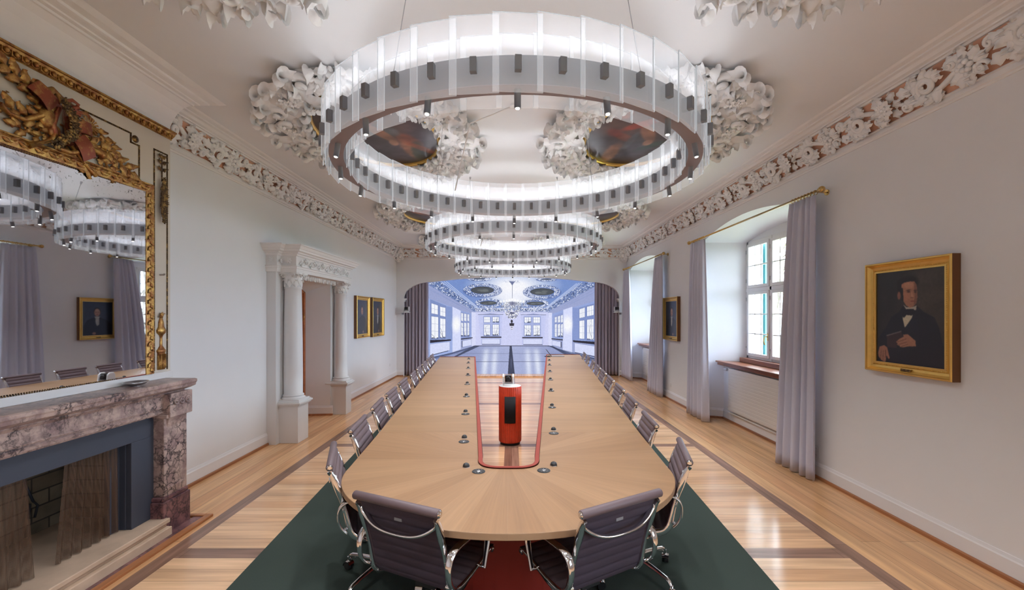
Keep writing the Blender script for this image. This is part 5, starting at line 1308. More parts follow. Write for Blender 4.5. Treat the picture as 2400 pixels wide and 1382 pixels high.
dk = MB(); dk.lathe([(.012, .0035), (.012, .006), (.008, .007), (0, .007)], 14)
for k in range(8):
    a = 2 * PI * k / 8; dk.box(.018, .030, -.0016, .0016, .0036, .0048, RZ(a))
discr = dk.mesh('hub', M['steel'])
ORD = ['first', 'second', 'third', 'fourth', 'fifth', 'sixth', 'seventh', 'eighth', 'ninth', 'tenth']
for side, DD, CC in (('left', DL, CL), ('right', DR, CR)):
    for k, ((x, y), (u, v)) in enumerate(zip(DD, CC)):
        e = empty('table_microphone', (x, y, .74), 0, 'black dome button on the %s half of the tabletop, %s from the rounded end' % (side, ORD[k]), 'microphone', 'black dome buttons along the table slot')
        for nm, me in (('dome', micm), ('collar', micr)):
            o = bpy.data.objects.new(nm, me); COL.objects.link(o); o.parent = e
        e = empty('table_socket', (u, v, .74), 0, 'flat round black socket on the %s half of the tabletop, %s from the rounded end' % (side, ORD[k]), 'table socket', 'round sockets along the table slot')
        for nm, me in (('disc', discm), ('hub', discr)):
            o = bpy.data.objects.new(nm, me); COL.objects.link(o); o.parent = e

# ================================================================== CHAIRS
def make_chair():
    e = empty('office_chair', (0, 0, 0), 0, 'x', 'chair', 'ribbed swivel chairs round the conference table')
    hw = .222
    backp = [(-.302, .848), (-.285, .80), (-.262, .735), (-.238, .66), (-.218, .59), (-.203, .525), (-.190, .465)]
    seatp = [(-.190, .465), (-.172, .435), (-.14, .418), (-.09, .412), (0, .418), (.09, .432), (.17, .447), (.215, .452), (.235, .445)]
    def panel(pp, ribs):
        P = np.array(pp); sg = np.concatenate([[0], np.cumsum(np.hypot(*np.diff(P, axis=0).T))]); n = ribs * 8
        s = np.linspace(0, sg[-1], n + 1); y = np.interp(s, sg, P[:, 0]); z = np.interp(s, sg, P[:, 1])
        ty = np.gradient(y); tz = np.gradient(z); l = np.hypot(ty, tz); ny, nz_ = -tz / l, ty / l     # towards the sitter / upward
        if nz_[-1] < -.2 or ny[0] < 0: ny, nz_ = -ny, -nz_
        rip = .009 * np.abs(np.sin(PI * np.arange(n + 1) / 8)) ** .55
        return y, z, ny, nz_, rip
    for nm, pp, ribs, mt in (('backrest', backp, 8, None), ('seat', seatp, 9, None)):
        y, z, ny, nz_, rip = panel(pp, ribs); xs_ = [-hw, -hw + .012, -.1, .1, hw - .012, hw]; k_ = [0.0, 1, 1, 1, 1, 0]
        b = MB()
        G = [[(x, y[i] + ny[i] * (.004 + rip[i] * k), z[i] + nz_[i] * (.004 + rip[i] * k)) for x, k in zip(xs_, k_)] for i in range(len(y))]
        b.grid(G, True)
        G = [[(x, y[i] - ny[i] * (.004 + rip[i] * k * .55), z[i] - nz_[i] * (.004 + rip[i] * k * .55)) for x, k in zip(xs_, k_)] for i in range(len(y))]
        b.grid(G, True, mi=1)
        for x in (-hw, hw): b.tube([(x, y[i], z[i]) for i in range(0, len(y), 4)], .006, 6)
        b.build(nm, [M['fabric'], M['fabric_back']], e)
    # rolled ends
    for nm, (y, z), l in (('top_roll', (-.308, .858), hw + .028), ('front_roll', (.238, .437), hw + .012)):
        b = MB(); b.tube([(-l, y, z), (-l + .004, y, z), (l - .004, y, z), (l, y, z)], [.0185, .021, .021, .0185], 18); o = b.build(nm, M['fabric'], e)
        for s in (-1, 1):
            c = MB(); c.tube([(s * l, y, z), (s * (l + .004), y, z), (s * (l + .005), y, z)], [.016, .015, .010], 18); c.tube([(s * (l + .005), y, z), (s * (l + .0065), y, z)], .005, 10); c.build('end_cap', M['chrome'], o)
    full = [(-.312, .83)] + [(y - .006, z) for y, z in backp[1:]] + [(y, z - .006) for y, z in seatp[1:-1]] + [(.238, .432)]
    for s in (-1, 1):
        b = MB(); P = np.array(full); sg = np.concatenate([[0], np.cumsum(np.hypot(*np.diff(P, axis=0).T))]); ss = np.linspace(0, sg[-1], 40)
        pts = [(s * (hw + .008), np.interp(q, sg, P[:, 0]), np.interp(q, sg, P[:, 1])) for q in ss]
        w_ = [.9 + .7 * math.exp(-((q - .1) / .09) ** 2) + .8 * math.exp(-((q - .45) / .14) ** 2) for q in ss]
        b.tube(pts, w_, 8, flat=(.0075, .012, (1, 0, 0))); b.build('side_frame', M['chrome'], e)
        # closed arm loop: broad polished band
        arm = [(-.215, .470), (-.245, .50), (-.262, .55), (-.262, .61), (-.240, .645), (-.20, .658), (-.10, .655), (.02, .650), (.085, .640), (.115, .612), (.118, .57), (.098, .50), (.08, .445), (.07, .425)]
        P = np.array(arm); sg = np.concatenate([[0], np.cumsum(np.hypot(*np.diff(P, axis=0).T))]); ss = np.linspace(0, sg[-1], 52)
        # smooth by averaging
        Q = np.array([[np.interp(q, sg, P[:, 0]), np.interp(q, sg, P[:, 1])] for q in ss])
        for _ in range(3): Q[1:-1] = (Q[:-2] + Q[1:-1] * 2 + Q[2:]) / 4
        ws = [1.0 if 14 < i < 38 else .62 + .38 * max(0, 1 - min(abs(i - 14), abs(i - 38)) / 10) for i in range(52)]
        b = MB(); G = []
        T_ = np.gradient(Q, axis=0); T_ /= np.linalg.norm(T_, axis=1)[:, None]
        for i in range(52):
            ny_, nz2 = -T_[i][1], T_[i][0]; row = []
            for (a_, c_) in ((-1, -.6), (-.85, -1), (.85, -1), (1, -.6), (1, .6), (.85, 1), (-.85, 1), (-1, .6)):
                row.append((s * (hw + .044) + a_ * .019 * ws[i], Q[i][0] + ny_ * c_ * .0055, Q[i][1] + nz2 * c_ * .0055))
            G.append(row)
        b.grid(G, True, False, True)
        for (y_, z_) in ((-.222, .48), (-.232, .60), (.072, .43)): b.tube([(s * (hw + .005), y_ + (.0), z_), (s * (hw + .044), y_, z_)], .008, 8)
        b.build('armrest', M['chrome'], e)
    b = MB()      # bowed stretcher behind the back
    pts = []
    for t in np.linspace(-1, 1, 25):
        pts.append((t * (hw + .004), -.285 - .028 * (1 - t * t) + .022 * (1 - t * t) * 0, .795 - .075 * (1 - abs(t) ** 3.0)))
    b.tube(pts, [1.5 - .5 * math.cos(PI / 2 * abs(t)) for t in np.linspace(-1, 1, 25)], 8, flat=(.006, .011)); b.build('back_stretcher', M['chrome'], e)
    b = MB(); b.box(-.022, .022, -.288, -.281, .768, .782); b.build('maker_label', M['clip'], e)
    b = MB(); b.tube([(-hw, -.02, .395), (-.08, -.02, .375), (.08, -.02, .375), (hw, -.02, .395)], .012, 8); b.tube([(-hw, .11, .42), (-.06, .05, .378), (.06, .05, .378), (hw, .11, .42)], .008, 8)
    b.build('seat_stretcher', M['chrome'], e)
    b = MB(); b.box(-.06, .06, -.08, .09, .335, .382); b.tube([(.05, 0, .35), (.16, .01, .348)], .006, 8); b.ball((.17, .01, .348), .012, 8, 6)
    b.build('tilt_mechanism', M['black'], e, bevel=.008)
    b = MB(); b.lathe([(.020, .12), (.020, .26), (.014, .262), (.014, .335)], 16); b.lathe([(.030, .085), (.034, .10), (.034, .15), (.026, .165)], 20); b.build('column', M['chrome'], e)
    cw = MB()
    for s in (-1, 1): cw.tube([(s * .006, 0, .0275), (s * .019, 0, .0275), (s * .021, 0, .0275)], [.0275, .0275, .024], 18)
    cw.tube([(-.01, 0, .0275), (.01, 0, .0275)], .01, 8)
    hood = MB()
    G = [[(x, .031 * math.cos(a) * 1.0, .0275 + .031 * math.sin(a)) for x in (-.0225, -.018, .018, .0225)] for a in np.linspace(R(20), R(190), 12)]
    hood.grid(G, True); hood.tube([(0, 0, .045), (0, 0, .085)], .009, 10)
    cme = cw.mesh('caster', M['black']); hme = hood.mesh('caster_hood', M['chrome'])
    for k in range(4):
        a = PI / 4 + k * PI / 2
        b = MB(); pts = [(.02, 0, .120), (.10, 0, .124), (.20, 0, .116), (.258, 0, .108), (.278, 0, .098), (.290, 0, .078), (.296, 0, .056)]
        b.tube(pts, [.019, .0165, .0145, .0135, .0135, .0125, .0115], 12); o = b.build('leg', M['chrome'], e); o.rotation_euler = (0, 0, a)
        for nm, me in (('caster', cme), ('caster_hood', hme)):
            c = bpy.data.objects.new(nm, me); COL.objects.link(c); c.parent = o; c.matrix_local = Matrix((T(.300, .0, .008 - .008) @ RZ(R(35 * k + 20))).tolist())
    return e
proto = make_chair(); first = [True]
def put_chair(kx, ky, dx, dy, fx, fy, label):
    """bar middle, forward direction"""
    l = math.hypot(fx, fy); fx, fy = fx / l, fy / l
    c = proto if first[0] else copy_tree(proto); first[0] = False
    place(c, (kx + .305 * fx, ky + .305 * fy, .008), math.atan2(-fx, fy), label)
put_chair(-.545, 2.022, 0, 0, .205, .438, 'aubergine swivel chair in the foreground left, its back to the camera')
put_chair(.522, 2.030, 0, 0, -.24, .424, 'aubergine swivel chair in the foreground right, its back to the camera')
put_chair(-1.135, 2.73, 0, 0, .471, .169, 'aubergine ribbed chair at the left shoulder of the rounded table end')
put_chair(1.125, 2.82, 0, 0, -.496, .128, 'aubergine ribbed chair at the right shoulder of the rounded table end')
LK = [(-1.268, 3.377), (-1.355, 4.18), (-1.415, 4.904), (-1.48, 5.71), (-1.52, 6.475), (-1.585, 7.21), (-1.645, 7.94), (-1.71, 8.77), (-1.776, 9.48)]
RK = [(1.189, 3.534), (1.285, 4.44), (1.345, 5.2), (1.40, 5.945), (1.455, 6.67), (1.51, 7.357), (1.585, 8.22), (1.65, 9.12), (1.71, 9.97)]
NTH = ['nearest', 'second', 'third', 'fourth', 'fifth', 'sixth', 'seventh', 'second last', 'last']
jr = random.Random(2)
for k, (x, y) in enumerate(LK): put_chair(x * .967 - .022, y * .967 + .25, 0, 0, .996, .088 + jr.uniform(-.03, .03), 'aubergine swivel chair on the straight left side of the table, %s in the row' % NTH[k])
for k, (x, y) in enumerate(RK): put_chair(x * .967 + .022, y * .967 + .25, 0, 0, -.996, .088 + jr.uniform(-.03, .03), 'aubergine swivel chair on the straight right side of the table, %s in the row' % NTH[k])

# ================================================================== SPEAKER COLUMN AND CAMERAS
sp = empty('speaker_column', (-.02, 5.90, 0), 0, 'round red slatted loudspeaker column standing in the table slot', 'speaker')
b = MB(); n = 408; G = []
for z in (.035, .05, .775, .785):
    G.append([((.148 - (.004 if (z in (.035, .785)) else 0) + .007 * (abs(math.sin(t * 17)) ** .4)) * math.cos(t), (.148 - (.004 if (z in (.035, .785)) else 0) + .007 * (abs(math.sin(t * 17)) ** .4)) * math.sin(t), z) for t in np.linspace(0, 2 * PI, n + 1)[:-1]])
b.grid(G, True, False, True); b.build('slatted_shell', M['spk'], sp)
b = MB(); b.lathe([(.0, .78), (.148, .78), (.150, .786), (.0, .787)], 48, cap=False); b.build('white_top', M['pcamw'], sp)
b = MB(); b.lathe([(.125, 0), (.135, .0), (.135, .036), (.12, .036)], 40)
for k in range(5): b.ball((.11 * math.cos(k * 1.26), .11 * math.sin(k * 1.26), .006), .012, 8, 6)
b.build('base_ring', M['black'], sp)
b = MB(); ts_ = np.linspace(R(-90 - 27), R(-90 + 27), 13)
G = [[(.1575 * math.cos(t), .1575 * math.sin(t), z) for t in ts_] for z in (.305, .66)]
b.grid(G, True); o = b.build('grille', M['grille'], sp); so = o.modifiers.new('thickness', 'SOLIDIFY'); so.thickness = .006
b = MB(); b.tube([(.0, -.1585, .335), (0, -.1615, .335)], .0055, 12); b.build('badge', M['steel'], sp)
def ptz(e, s=1.0):
    b = MB()
    b.lathe([(.075, 0), (.078, .01), (.072, .028), (.06, .034), (0, .034)], 32)
    for q in (-1, 1):
        P_ = [(-.062, .03), (.062, .03), (.056, .13), (.035, .158), (-.02, .158), (-.05, .13)]
        b.prism(P_, -.012, .012, basis((0, 1, 0), (0, 0, 1), (1, 0, 0), (q * .066, 0, 0)))
    b.build('camera_base', M['pcamw'], e, bevel=.008)
    b = MB(); b.box(-.046, .046, -.055, .05, .05, .145); b.build('camera_head', M['blackgloss'], e, bevel=.012)
    b = MB(); b.tube([(0, -.055, .10), (0, -.066, .10), (0, -.067, .10)], [.032, .032, .024], 20); b.build('lens', M['black'], e)
    b = MB(); b.box(-.046, .046, -.062, -.05, .045, .062); b.build('front_bar', M['steel'], e, bevel=.003)
e = empty('conference_camera', (-.045, 5.885, .7871), 0, 'white swivelling conference camera standing on the red speaker column', 'camera'); ptz(e)
for s, wd in ((-1, 'left'), (1, 'right')):
    sh_ = empty('camera_shelf', (s * 3.0, 12.22, 1.815), 0, 'small white wall shelf before the %s stage curtain' % wd, 'shelf', 'camera shelves on the arch')
    b = MB(); b.box(-.11, .11, -.08, .08, 0, .018); b.build('board', M['pcamw'], sh_, bevel=.003)
    b = MB(); b.box(min(s * .09, s * .125), max(s * .09, s * .125), -.02, .13, -.05, .0); b.build('bracket', M['steel'], sh_)
    e = empty('conference_camera', (s * 2.98, 12.22, 1.833), 0, 'white conference camera on the shelf at the %s side of the arch' % wd, 'camera', 'cameras beside the display'); ptz(e)

# laptop on the far right table end
lp = empty('tablet_computer', (1.0, 10.55, .7408), 0, 'thin grey open laptop lying on the far right table end', 'laptop')
b = MB(); b.box(-.02, .28, -.11, .11, 0, .012); b.build('keyboard_base', M['steel'], lp, bevel=.004)
b = MB(); b.box(-.006, .006, -.11, .11, 0, .20, T(-.03, 0, .008) @ RY(R(-38))); b.build('display_lid', M['black'], lp, bevel=.003)
lp2 = MB(); lp2.box(.80, .93, 10.40, 10.52, .741, .757); tag(lp2.build('control_pad', M['black'], bevel=.004), 'small dark control pad beside the laptop on the right table end', 'control pad')

# ================================================================== DISPLAY, STAGE CURTAINS, STEP
def hall_picture():
    c = Canvas(776, 470, 1003, 642, 1396, 876, (120, 146, 204))
    A = lambda L: [(1000 + u / 5.315, 630 + v / 5.315) for u, v in L]
    B = lambda L: [(1190 + u / 5.314, 630 + v / 5.314) for u, v in L]
    a = lambda u, v: A([(u, v)])[0]; bb = lambda u, v: B([(u, v)])[0]
    X, Y = c.X, c.Y
    # ceiling tone, lamp glow
    d = np.hypot((X - 1204) / 95, (Y - 668) / 34); k = np.clip(1.25 - d, 0, 1)[..., None]
    c.a = c.a * (1 - k) + np.array((246, 248, 255)) * k
    c.ell(1206, 690, 60, 22, (250, 250, 255), .8, 0, .5)
    rs = np.random.RandomState(7)
    def mottled(poly, base, n, hi=(236, 240, 255), lo=(44, 58, 92), sz=1.0, xr=None):
        m = c.mask(poly); c.put(m, base); P = np.array(poly); x0, y0 = P.min(0); x1, y1 = P.max(0); keep = c.a.copy()
        for _ in range(n):
            x, y = rs.uniform(x0, x1), rs.uniform(y0, y1); col = hi if rs.rand() < .58 else lo
            q = sz * rs.uniform(.5, 1.2); c.ell(x, y, q * 1.5, q * .8, col, .85, rs.uniform(0, 3))
        c.a[~m] = keep[~m]
    # medallions
    def medal(cx, cy, rx, ry, irx, iry):
        m = ((X - cx) / rx) ** 2 + ((Y - cy) / ry) ** 2
        c.ell(cx, cy + 1, rx * 1.03, ry * 1.08, (92, 112, 168), .6)
        for q in range(int(rx * 9)):
            t = rs.uniform(0, 2 * PI); s = rs.uniform(irx / rx + .04, 1.0)
            c.ell(cx + rx * s * math.cos(t), cy + ry * s * math.sin(t), rs.uniform(.7, 1.7), rs.uniform(.4, .9), (232, 238, 255) if rs.rand() < .62 else (62, 78, 122), .9, rs.uniform(0, 3))
        c.ell(cx, cy, irx, iry, (58, 64, 72)); c.ell(cx, cy + .5, irx * .93, iry * .86, (78, 84, 92))
        for q in range(5): c.ell(cx + rs.uniform(-.5, .5) * irx, cy + rs.uniform(-.4, .4) * iry, irx * .25, iry * .25, (112, 118, 120), .7)
    medal(*a(655, 122), 29, 5, 14, 1); medal(*bb(480, 128), 24, 5, 12, 1)
    medal(*a(695, 265), 45, 15.5, 27, 8.5); medal(*bb(428, 285), 44, 16, 28, 8.2)
    medal(*a(770, 425), 31, 10.5, 20, 4.6); medal(*bb(345, 430), 31, 10, 21, 4.4)
    wall = (156, 166, 208)
    # walls
    c.poly(A([(-30, 150), (0, 160), (610, 530), (610, 962), (320, 1045), (-30, 1120)]), wall)
    c.poly(B([(1200, 170), (1100, 175), (490, 530), (490, 962), (800, 1060), (1200, 1140)]), wall)
    c.poly([a(600, 520), bb(500, 520), bb(520, 962), a(600, 962)], (206, 210, 246))
    # cornices
    mottled(A([(60, 160), (180, 165), (615, 490), (600, 530), (20, 195)]), (112, 132, 182), 900, sz=1.0)
    mottled(B([(1070, 175), (930, 165), (490, 490), (505, 530), (1085, 215)]), (112, 132, 182), 900, sz=1.0)
    for (p, q_) in (((185, 160), (625, 488)), ((215, 158), (632, 482)), ((245, 156), (640, 478))): c.line(a(*p), a(*q_), .9, (226, 234, 255), .9)
    for (p, q_) in (((925, 170), (492, 488)), ((890, 176), (486, 482)), ((860, 180), (478, 478))): c.line(bb(*p), bb(*q_), .9, (226, 234, 255), .9)
    for (p, q_, w_) in (((25, 200), (605, 535), 1.2), ((25, 235), (600, 560), .8), ((30, 255), (420, 460), .8)): c.line(a(*p), a(*q_), w_, (132, 148, 196), .8)
    for (p, q_, w_) in (((1085, 220), (500, 538), 1.2), ((1085, 290), (770, 440), 1.0), ((1085, 250), (700, 460), .8)): c.line(bb(*p), bb(*q_), w_, (132, 148, 196), .8)
    mottled([a(600, 490), a(975, 490), a(975, 530), a(600, 530)], (132, 150, 200), 260, sz=.9); mottled([bb(145, 488), bb(510, 488), bb(510, 532), bb(145, 532)], (132, 150, 200), 260, sz=.9)
    c.line(a(600, 487), bb(510, 487), 1.0, (222, 228, 250)); c.line(a(605, 538), bb(505, 538), .8, (140, 150, 190), .8)
    # side niches
    c.poly(A([(30, 370), (320, 475), (322, 1010), (320, 1045), (-30, 1120), (-30, 360)]), (158, 176, 226)); c.poly(A([(250, 465), (320, 475), (320, 890), (250, 885)]), (134, 154, 206))
    c.poly(A([(322, 470), (425, 520), (425, 1000), (322, 1035)]), (214, 220, 252)); c.ell(*a(372, 690), 9, 17, (255, 255, 255), .9, 0, .6)
    c.poly(A([(425, 520), (575, 560), (575, 850), (425, 880)]), (150, 168, 220)); c.poly(A([(560, 535), (612, 545), (612, 950), (560, 960)]), (216, 220, 250))
    c.poly(B([(1085, 400), (805, 482), (800, 890), (1085, 950)]), (150, 168, 220)); c.poly(B([(805, 482), (885, 490), (885, 880), (805, 885)]), (134, 152, 206))
    c.poly(B([(690, 510), (805, 470), (800, 1055), (684, 1010)]), (214, 220, 252)); c.ell(*bb(745, 690), 10, 18, (255, 255, 255), .9, 0, .6)
    c.poly(B([(545, 565), (690, 510), (686, 880), (545, 860)]), (150, 168, 220)); c.poly(B([(505, 545), (550, 545), (550, 955), (505, 950)]), (216, 220, 250))
    def branches(x0, y0, x1, y1, n):
        m = c.mask([(x0, y0), (x1, y0), (x1, y1), (x0, y1)]); keep = c.a.copy()
        for _ in range(n):
            p = np.array([rs.uniform(x0, x1), y1 + 1.0]); ang = rs.uniform(-2.4, -.7); w_ = .9
            for st in range(7):
                q_ = p + np.array([math.cos(ang), math.sin(ang)]) * (y1 - y0) * .16; c.line(p, q_, w_, (58, 62, 84), .9); p = q_; ang += rs.uniform(-.5, .5); w_ *= .85
        for _ in range(10): c.ell(rs.uniform(x0, x1), y1 - rs.uniform(0, 2.5), 1.6, 1.2, (66, 74, 92), .85)
        c.a[~m] = keep[~m]
    def casement(L, cols, rows, tree=True, dark=False):
        """L: four corners tl,tr,br,bl"""
        tl, tr, br, bl = [np.array(p) for p in L]
        c.poly(L, (244, 247, 255) if not dark else (120, 130, 160))
        xs0, xs1 = min(p[0] for p in L), max(p[0] for p in L); ys0, ys1 = min(p[1] for p in L), max(p[1] for p in L)
        if tree: branches(xs0, ys0, xs1, ys1, 2)
        for k in range(cols + 1): t = k / cols; c.line(tl + (tr - tl) * t, bl + (br - bl) * t, .5 if 0 < k < cols else 1.0, (122, 134, 184), .95)
        for k in range(rows + 1): t = k / rows; c.line(tl + (bl - tl) * t, tr + (br - tr) * t, .5 if 0 < k < rows else 1.0, (122, 134, 184), .95)
    c.poly(A([(42, 375), (248, 460), (248, 870), (42, 890)]), (128, 146, 196))
    casement(A([(60, 425), (142, 452), (142, 570), (60, 555)]), 2, 2, False); casement(A([(168, 468), (236, 482), (236, 598), (168, 582)]), 2, 2, False)
    casement(A([(60, 588), (148, 598), (148, 866), (60, 868)]), 2, 3); casement(A([(168, 612), (236, 622), (236, 852), (168, 862)]), 2, 3)
    c.poly(A([(425, 530), (535, 565), (535, 850), (425, 862)]), (142, 158, 210))
    for (x0_, x1_) in ((428, 458), (466, 498), (506, 532)):
        casement(A([(x0_, 545 + (x0_ - 428) * .2), (x1_, 545 + (x1_ - 428) * .2), (x1_, 655), (x0_, 645)]), 2, 2, False); casement(A([(x0_, 665), (x1_, 672), (x1_, 835), (x0_, 842)]), 2, 3, True)
    c.poly(B([(885, 482), (1075, 430), (1075, 905), (885, 878)]), (128, 146, 200))
    casement(B([(890, 500), (960, 478), (960, 600), (890, 615)]), 3, 2, False); casement(B([(985, 470), (1070, 448), (1070, 575), (985, 592)]), 3, 2, False)
    casement(B([(890, 645), (955, 636), (955, 872), (890, 868)]), 3, 3, False); casement(B([(985, 630), (1070, 620), (1070, 884), (985, 876)]), 3, 3)
    c.poly(B([(580, 580), (690, 540), (690, 862), (580, 850)]), (142, 158, 210))
    for (x0_, x1_) in ((583, 612), (622, 652), (660, 688)):
        casement(B([(x0_, 600 - (x0_ - 583) * .3), (x1_, 600 - (x1_ - 583) * .3), (x1_, 665), (x0_, 670)]), 2, 2, False); casement(B([(x0_, 688), (x1_, 682), (x1_, 848), (x0_, 842)]), 2, 3, x0_ > 600)
    # end windows
    c.poly(A([(640, 565), (945, 565), (930, 955), (680, 955)]), (196, 202, 242)); c.line(a(638, 566), a(955, 566), 1.0, (78, 84, 108)); c.poly(A([(690, 564), (790, 553), (900, 564)]), (120, 132, 180), .8)
    c.poly(A([(705, 580), (912, 580), (912, 842), (705, 842)]), (168, 180, 226))
    for (x0_, x1_) in ((712, 792), (822, 902)): casement(A([(x0_, 595), (x1_, 595), (x1_, 668), (x0_, 668)]), 3, 2, x0_ > 800); casement(A([(x0_, 692), (x1_, 692), (x1_, 832), (x0_, 832)]), 3, 3)
    c.poly(B([(165, 570), (478, 570), (440, 955), (180, 955)]), (196, 202, 242)); c.line(bb(160, 568), bb(478, 571), 1.0, (78, 84, 108)); c.poly(B([(210, 568), (320, 556), (430, 570)]), (120, 132, 180), .8)
    c.poly(B([(198, 585), (415, 585), (415, 845), (198, 845)]), (168, 180, 226))
    for (x0_, x1_) in ((206, 290), (318, 402)): casement(B([(x0_, 598), (x1_, 598), (x1_, 672), (x0_, 672)]), 3, 2, x0_ < 300); casement(B([(x0_, 698), (x1_, 698), (x1_, 834), (x0_, 834)]), 3, 3)
    # sills and radiators
    sd = (44, 42, 58)
    c.poly(A([(42, 885), (305, 876), (305, 893), (42, 922)]), sd); c.poly(A([(428, 865), (572, 850), (572, 861), (428, 880)]), sd); c.poly(A([(675, 842), (930, 842), (930, 858), (675, 858)]), sd)
    c.poly(B([(180, 846), (436, 846), (436, 862), (180, 862)]), sd); c.poly(B([(543, 862), (686, 875), (686, 890), (543, 874)]), sd); c.poly(B([(808, 886), (1085, 905), (1085, 940), (815, 910)]), sd)
    for L_ in (A([(42, 935), (290, 905), (290, 1010), (42, 1075)]), A([(445, 895), (558, 875), (558, 950), (445, 972)]), A([(688, 868), (915, 868), (915, 935), (688, 935)]), B([(192, 872), (428, 872), (428, 938), (192, 938)]), B([(553, 888), (668, 908), (668, 975), (553, 948)]), B([(832, 922), (1085, 962), (1085, 1085), (832, 1035)])):
        c.poly(L_, (214, 220, 250))
        for q in range(4): c.line(L_[q], L_[(q + 1) % 4], .6, (120, 132, 178), .9)
    c.line(a(42, 1078), a(270, 1018), 1.6, (52, 60, 88)); c.line(a(690, 938), a(918, 938), 1.2, (62, 66, 100)); c.line(bb(192, 941), bb(432, 941), 1.2, (62, 66, 100)); c.line(bb(835, 1040), bb(1085, 1092), 1.6, (52, 60, 88))
    c.line(a(443, 895), a(443, 975), 1.6, (48, 54, 80)); c.line(bb(664, 905), bb(664, 980), 1.8, (48, 54, 80))
    # floor
    fl_ = [a(600, 960), bb(520, 962), bb(800, 1058), bb(1200, 1150), bb(1200, 1400), a(-30, 1400), a(-30, 1125), a(320, 1045)]
    m = c.mask(fl_); c.put(m, (132, 142, 184))
    n1 = np.interp((Y * 9.1) % 1, [0, .5, 1], [-.3, .3, -.3]) + np.sin(Y * 2.9 + np.sin(X * .05) * 2) * .5 + np.sin(Y * 5.3 + X * .04) * .4
    kk = np.clip((n1 + .6) * .5, 0, 1)[..., None] * .6; F = c.a * (1 - kk) + np.array((176, 188, 236)) * kk; c.a[m] = F[m]
    keep = c.a.copy()
    for cx, w_ in ((1141, 7.5), (1161, 7), (1236, 7), (1256, 7.5)):
        g = np.exp(-((X - (cx + (cx - 1199) * (Y - 812) * .0016)) / w_) ** 2) * np.clip((Y - 812) / 10, 0, 1) * np.interp(Y, [812, 850, 876], [.55, .95, .75])
        c.a = c.a * (1 - g[..., None]) + np.array((240, 246, 255)) * g[..., None]
    g = np.exp(-((X - 1199) / 85) ** 2) * .5; c.a = c.a * (1 - g[..., None]) + np.array((196, 204, 238)) * g[..., None]
    c.a[~m] = keep[~m]
    for (yy, x0_, x1_) in ((828, 1070, 1335), (847, 1100, 1300)): c.line((x0_, yy), (x1_, yy), .9, (60, 66, 96), .85)
    st = (58, 66, 92)
    c.poly([(1194.6, 811), (1199.5, 811), (1206.5, 876), (1190.2, 876)], st); c.ell(1198, 850, 1.0, 14, (96, 106, 140), .7)
    c.poly(A([(590, 955), (655, 962), (380, 1090), (340, 1090)]), st, .85); c.poly(B([(520, 958), (560, 958), (760, 1060), (700, 1060)]), st, .85)
    c.poly(A([(600, 962), (655, 965), (330, 1060), (0, 1150), (0, 1118), (320, 1047)]), (70, 82, 120), .6); c.poly(B([(520, 962), (1090, 1110), (1090, 1165), (760, 1070)]), (70, 82, 120), .6)
    c.line(a(600, 958), bb(520, 958), 1.5, (40, 44, 66)); c.line(a(0, 1118), a(320, 1045), 1.6, (48, 56, 84)); c.line(a(320, 1045), a(600, 960), 1.3, (48, 56, 84)); c.line(bb(520, 962), bb(800, 1058), 1.3, (48, 56, 84)); c.line(bb(800, 1058), bb(1100, 1120), 1.6, (48, 56, 84))
    # bust on its bracket
    c.ell(1199.4, 760, 3.4, 4.2, (46, 44, 58)); c.ell(1199.4, 752.4, 2.6, 3.6, (46, 44, 58)); c.poly([(1193.6, 757), (1205.4, 757), (1204.5, 763.5), (1194.5, 763.5)], (46, 44, 58))
    c.poly([(1195, 763.5), (1204, 763.5), (1202.5, 769), (1201, 773), (1198, 773), (1196.5, 769)], (226, 226, 244)); c.ell(1199.5, 766.5, 2.6, 1.0, (98, 100, 128)); c.ell(1199.5, 771, 1.6, .8, (98, 100, 128))
    # chandelier
    cx = 1200.5
    c.line((cx, 662), (cx, 706), 1.4, (96, 104, 140)); c.poly([(cx - 8, 659), (cx + 8, 659), (cx + 3, 664), (cx + 1, 668), (cx - 1, 668), (cx - 3, 664)], (110, 118, 156))
    for _ in range(60): t = rs.uniform(0, PI); c.ell(cx + rs.uniform(8, 20) * math.cos(t), 661 - 3 * math.sin(t) + rs.uniform(-2, 3), .8, .4, (150, 158, 196), .8, rs.uniform(0, 3))
    for q in range(9):
        x = cx + (q - 4) * 6.6; yb = 716 + abs(q - 4) * 1.2; c.line((x, yb - 12), (x, yb), .9, (80, 86, 118)); c.ell(x, yb - 14, 2.2, 3.0, (255, 255, 255), .95, 0, .5)
    c.ell(cx, 710, 22, 12, (255, 255, 255), .5, 0, .6)
    for _ in range(760):
        t = rs.uniform(0, 2 * PI); rr = math.sqrt(rs.rand()); yy = rs.uniform(708, 746); w_ = np.interp(yy, [708, 718, 722, 736, 746], [14, 27, 20, 15, 8])
        c.ell(cx + rs.uniform(-1, 1) * w_, yy, rs.uniform(.5, 1.3), rs.uniform(.4, 1.0), (255, 255, 255) if rs.rand() < .55 else (70, 76, 108), .9, rs.uniform(0, 3))
    c.ell(cx, 711, 7, 4.5, (92, 96, 132), .7, 0, .4); c.ell(cx, 733.5, 6, 2.4, (70, 74, 106), .8, 0, .4)
    for s in (-1, 1):
        for q in range(3): c.line((cx + s * 3, 716 + q * 2), (cx + s * (14 + 5 * q), 714 + q * 1.5), .7, (120, 126, 164), .8)
    c.noise(3, .03)
    return c
SY = 12.60
ds = empty('video_wall', (0, SY, 0), 0, 'large bright bluish display between the grey curtains showing a stuccoed hall with crystal chandelier', 'display')
pc = hall_picture()
x0_, x1_ = (1003 - 1199) / 1010 * SY, (1396 - 1199) / 1010 * SY
z1_, z0_ = 1.75 - (642 - 738) / 1010 * SY, 1.75 - (876 - 738) / 1010 * SY
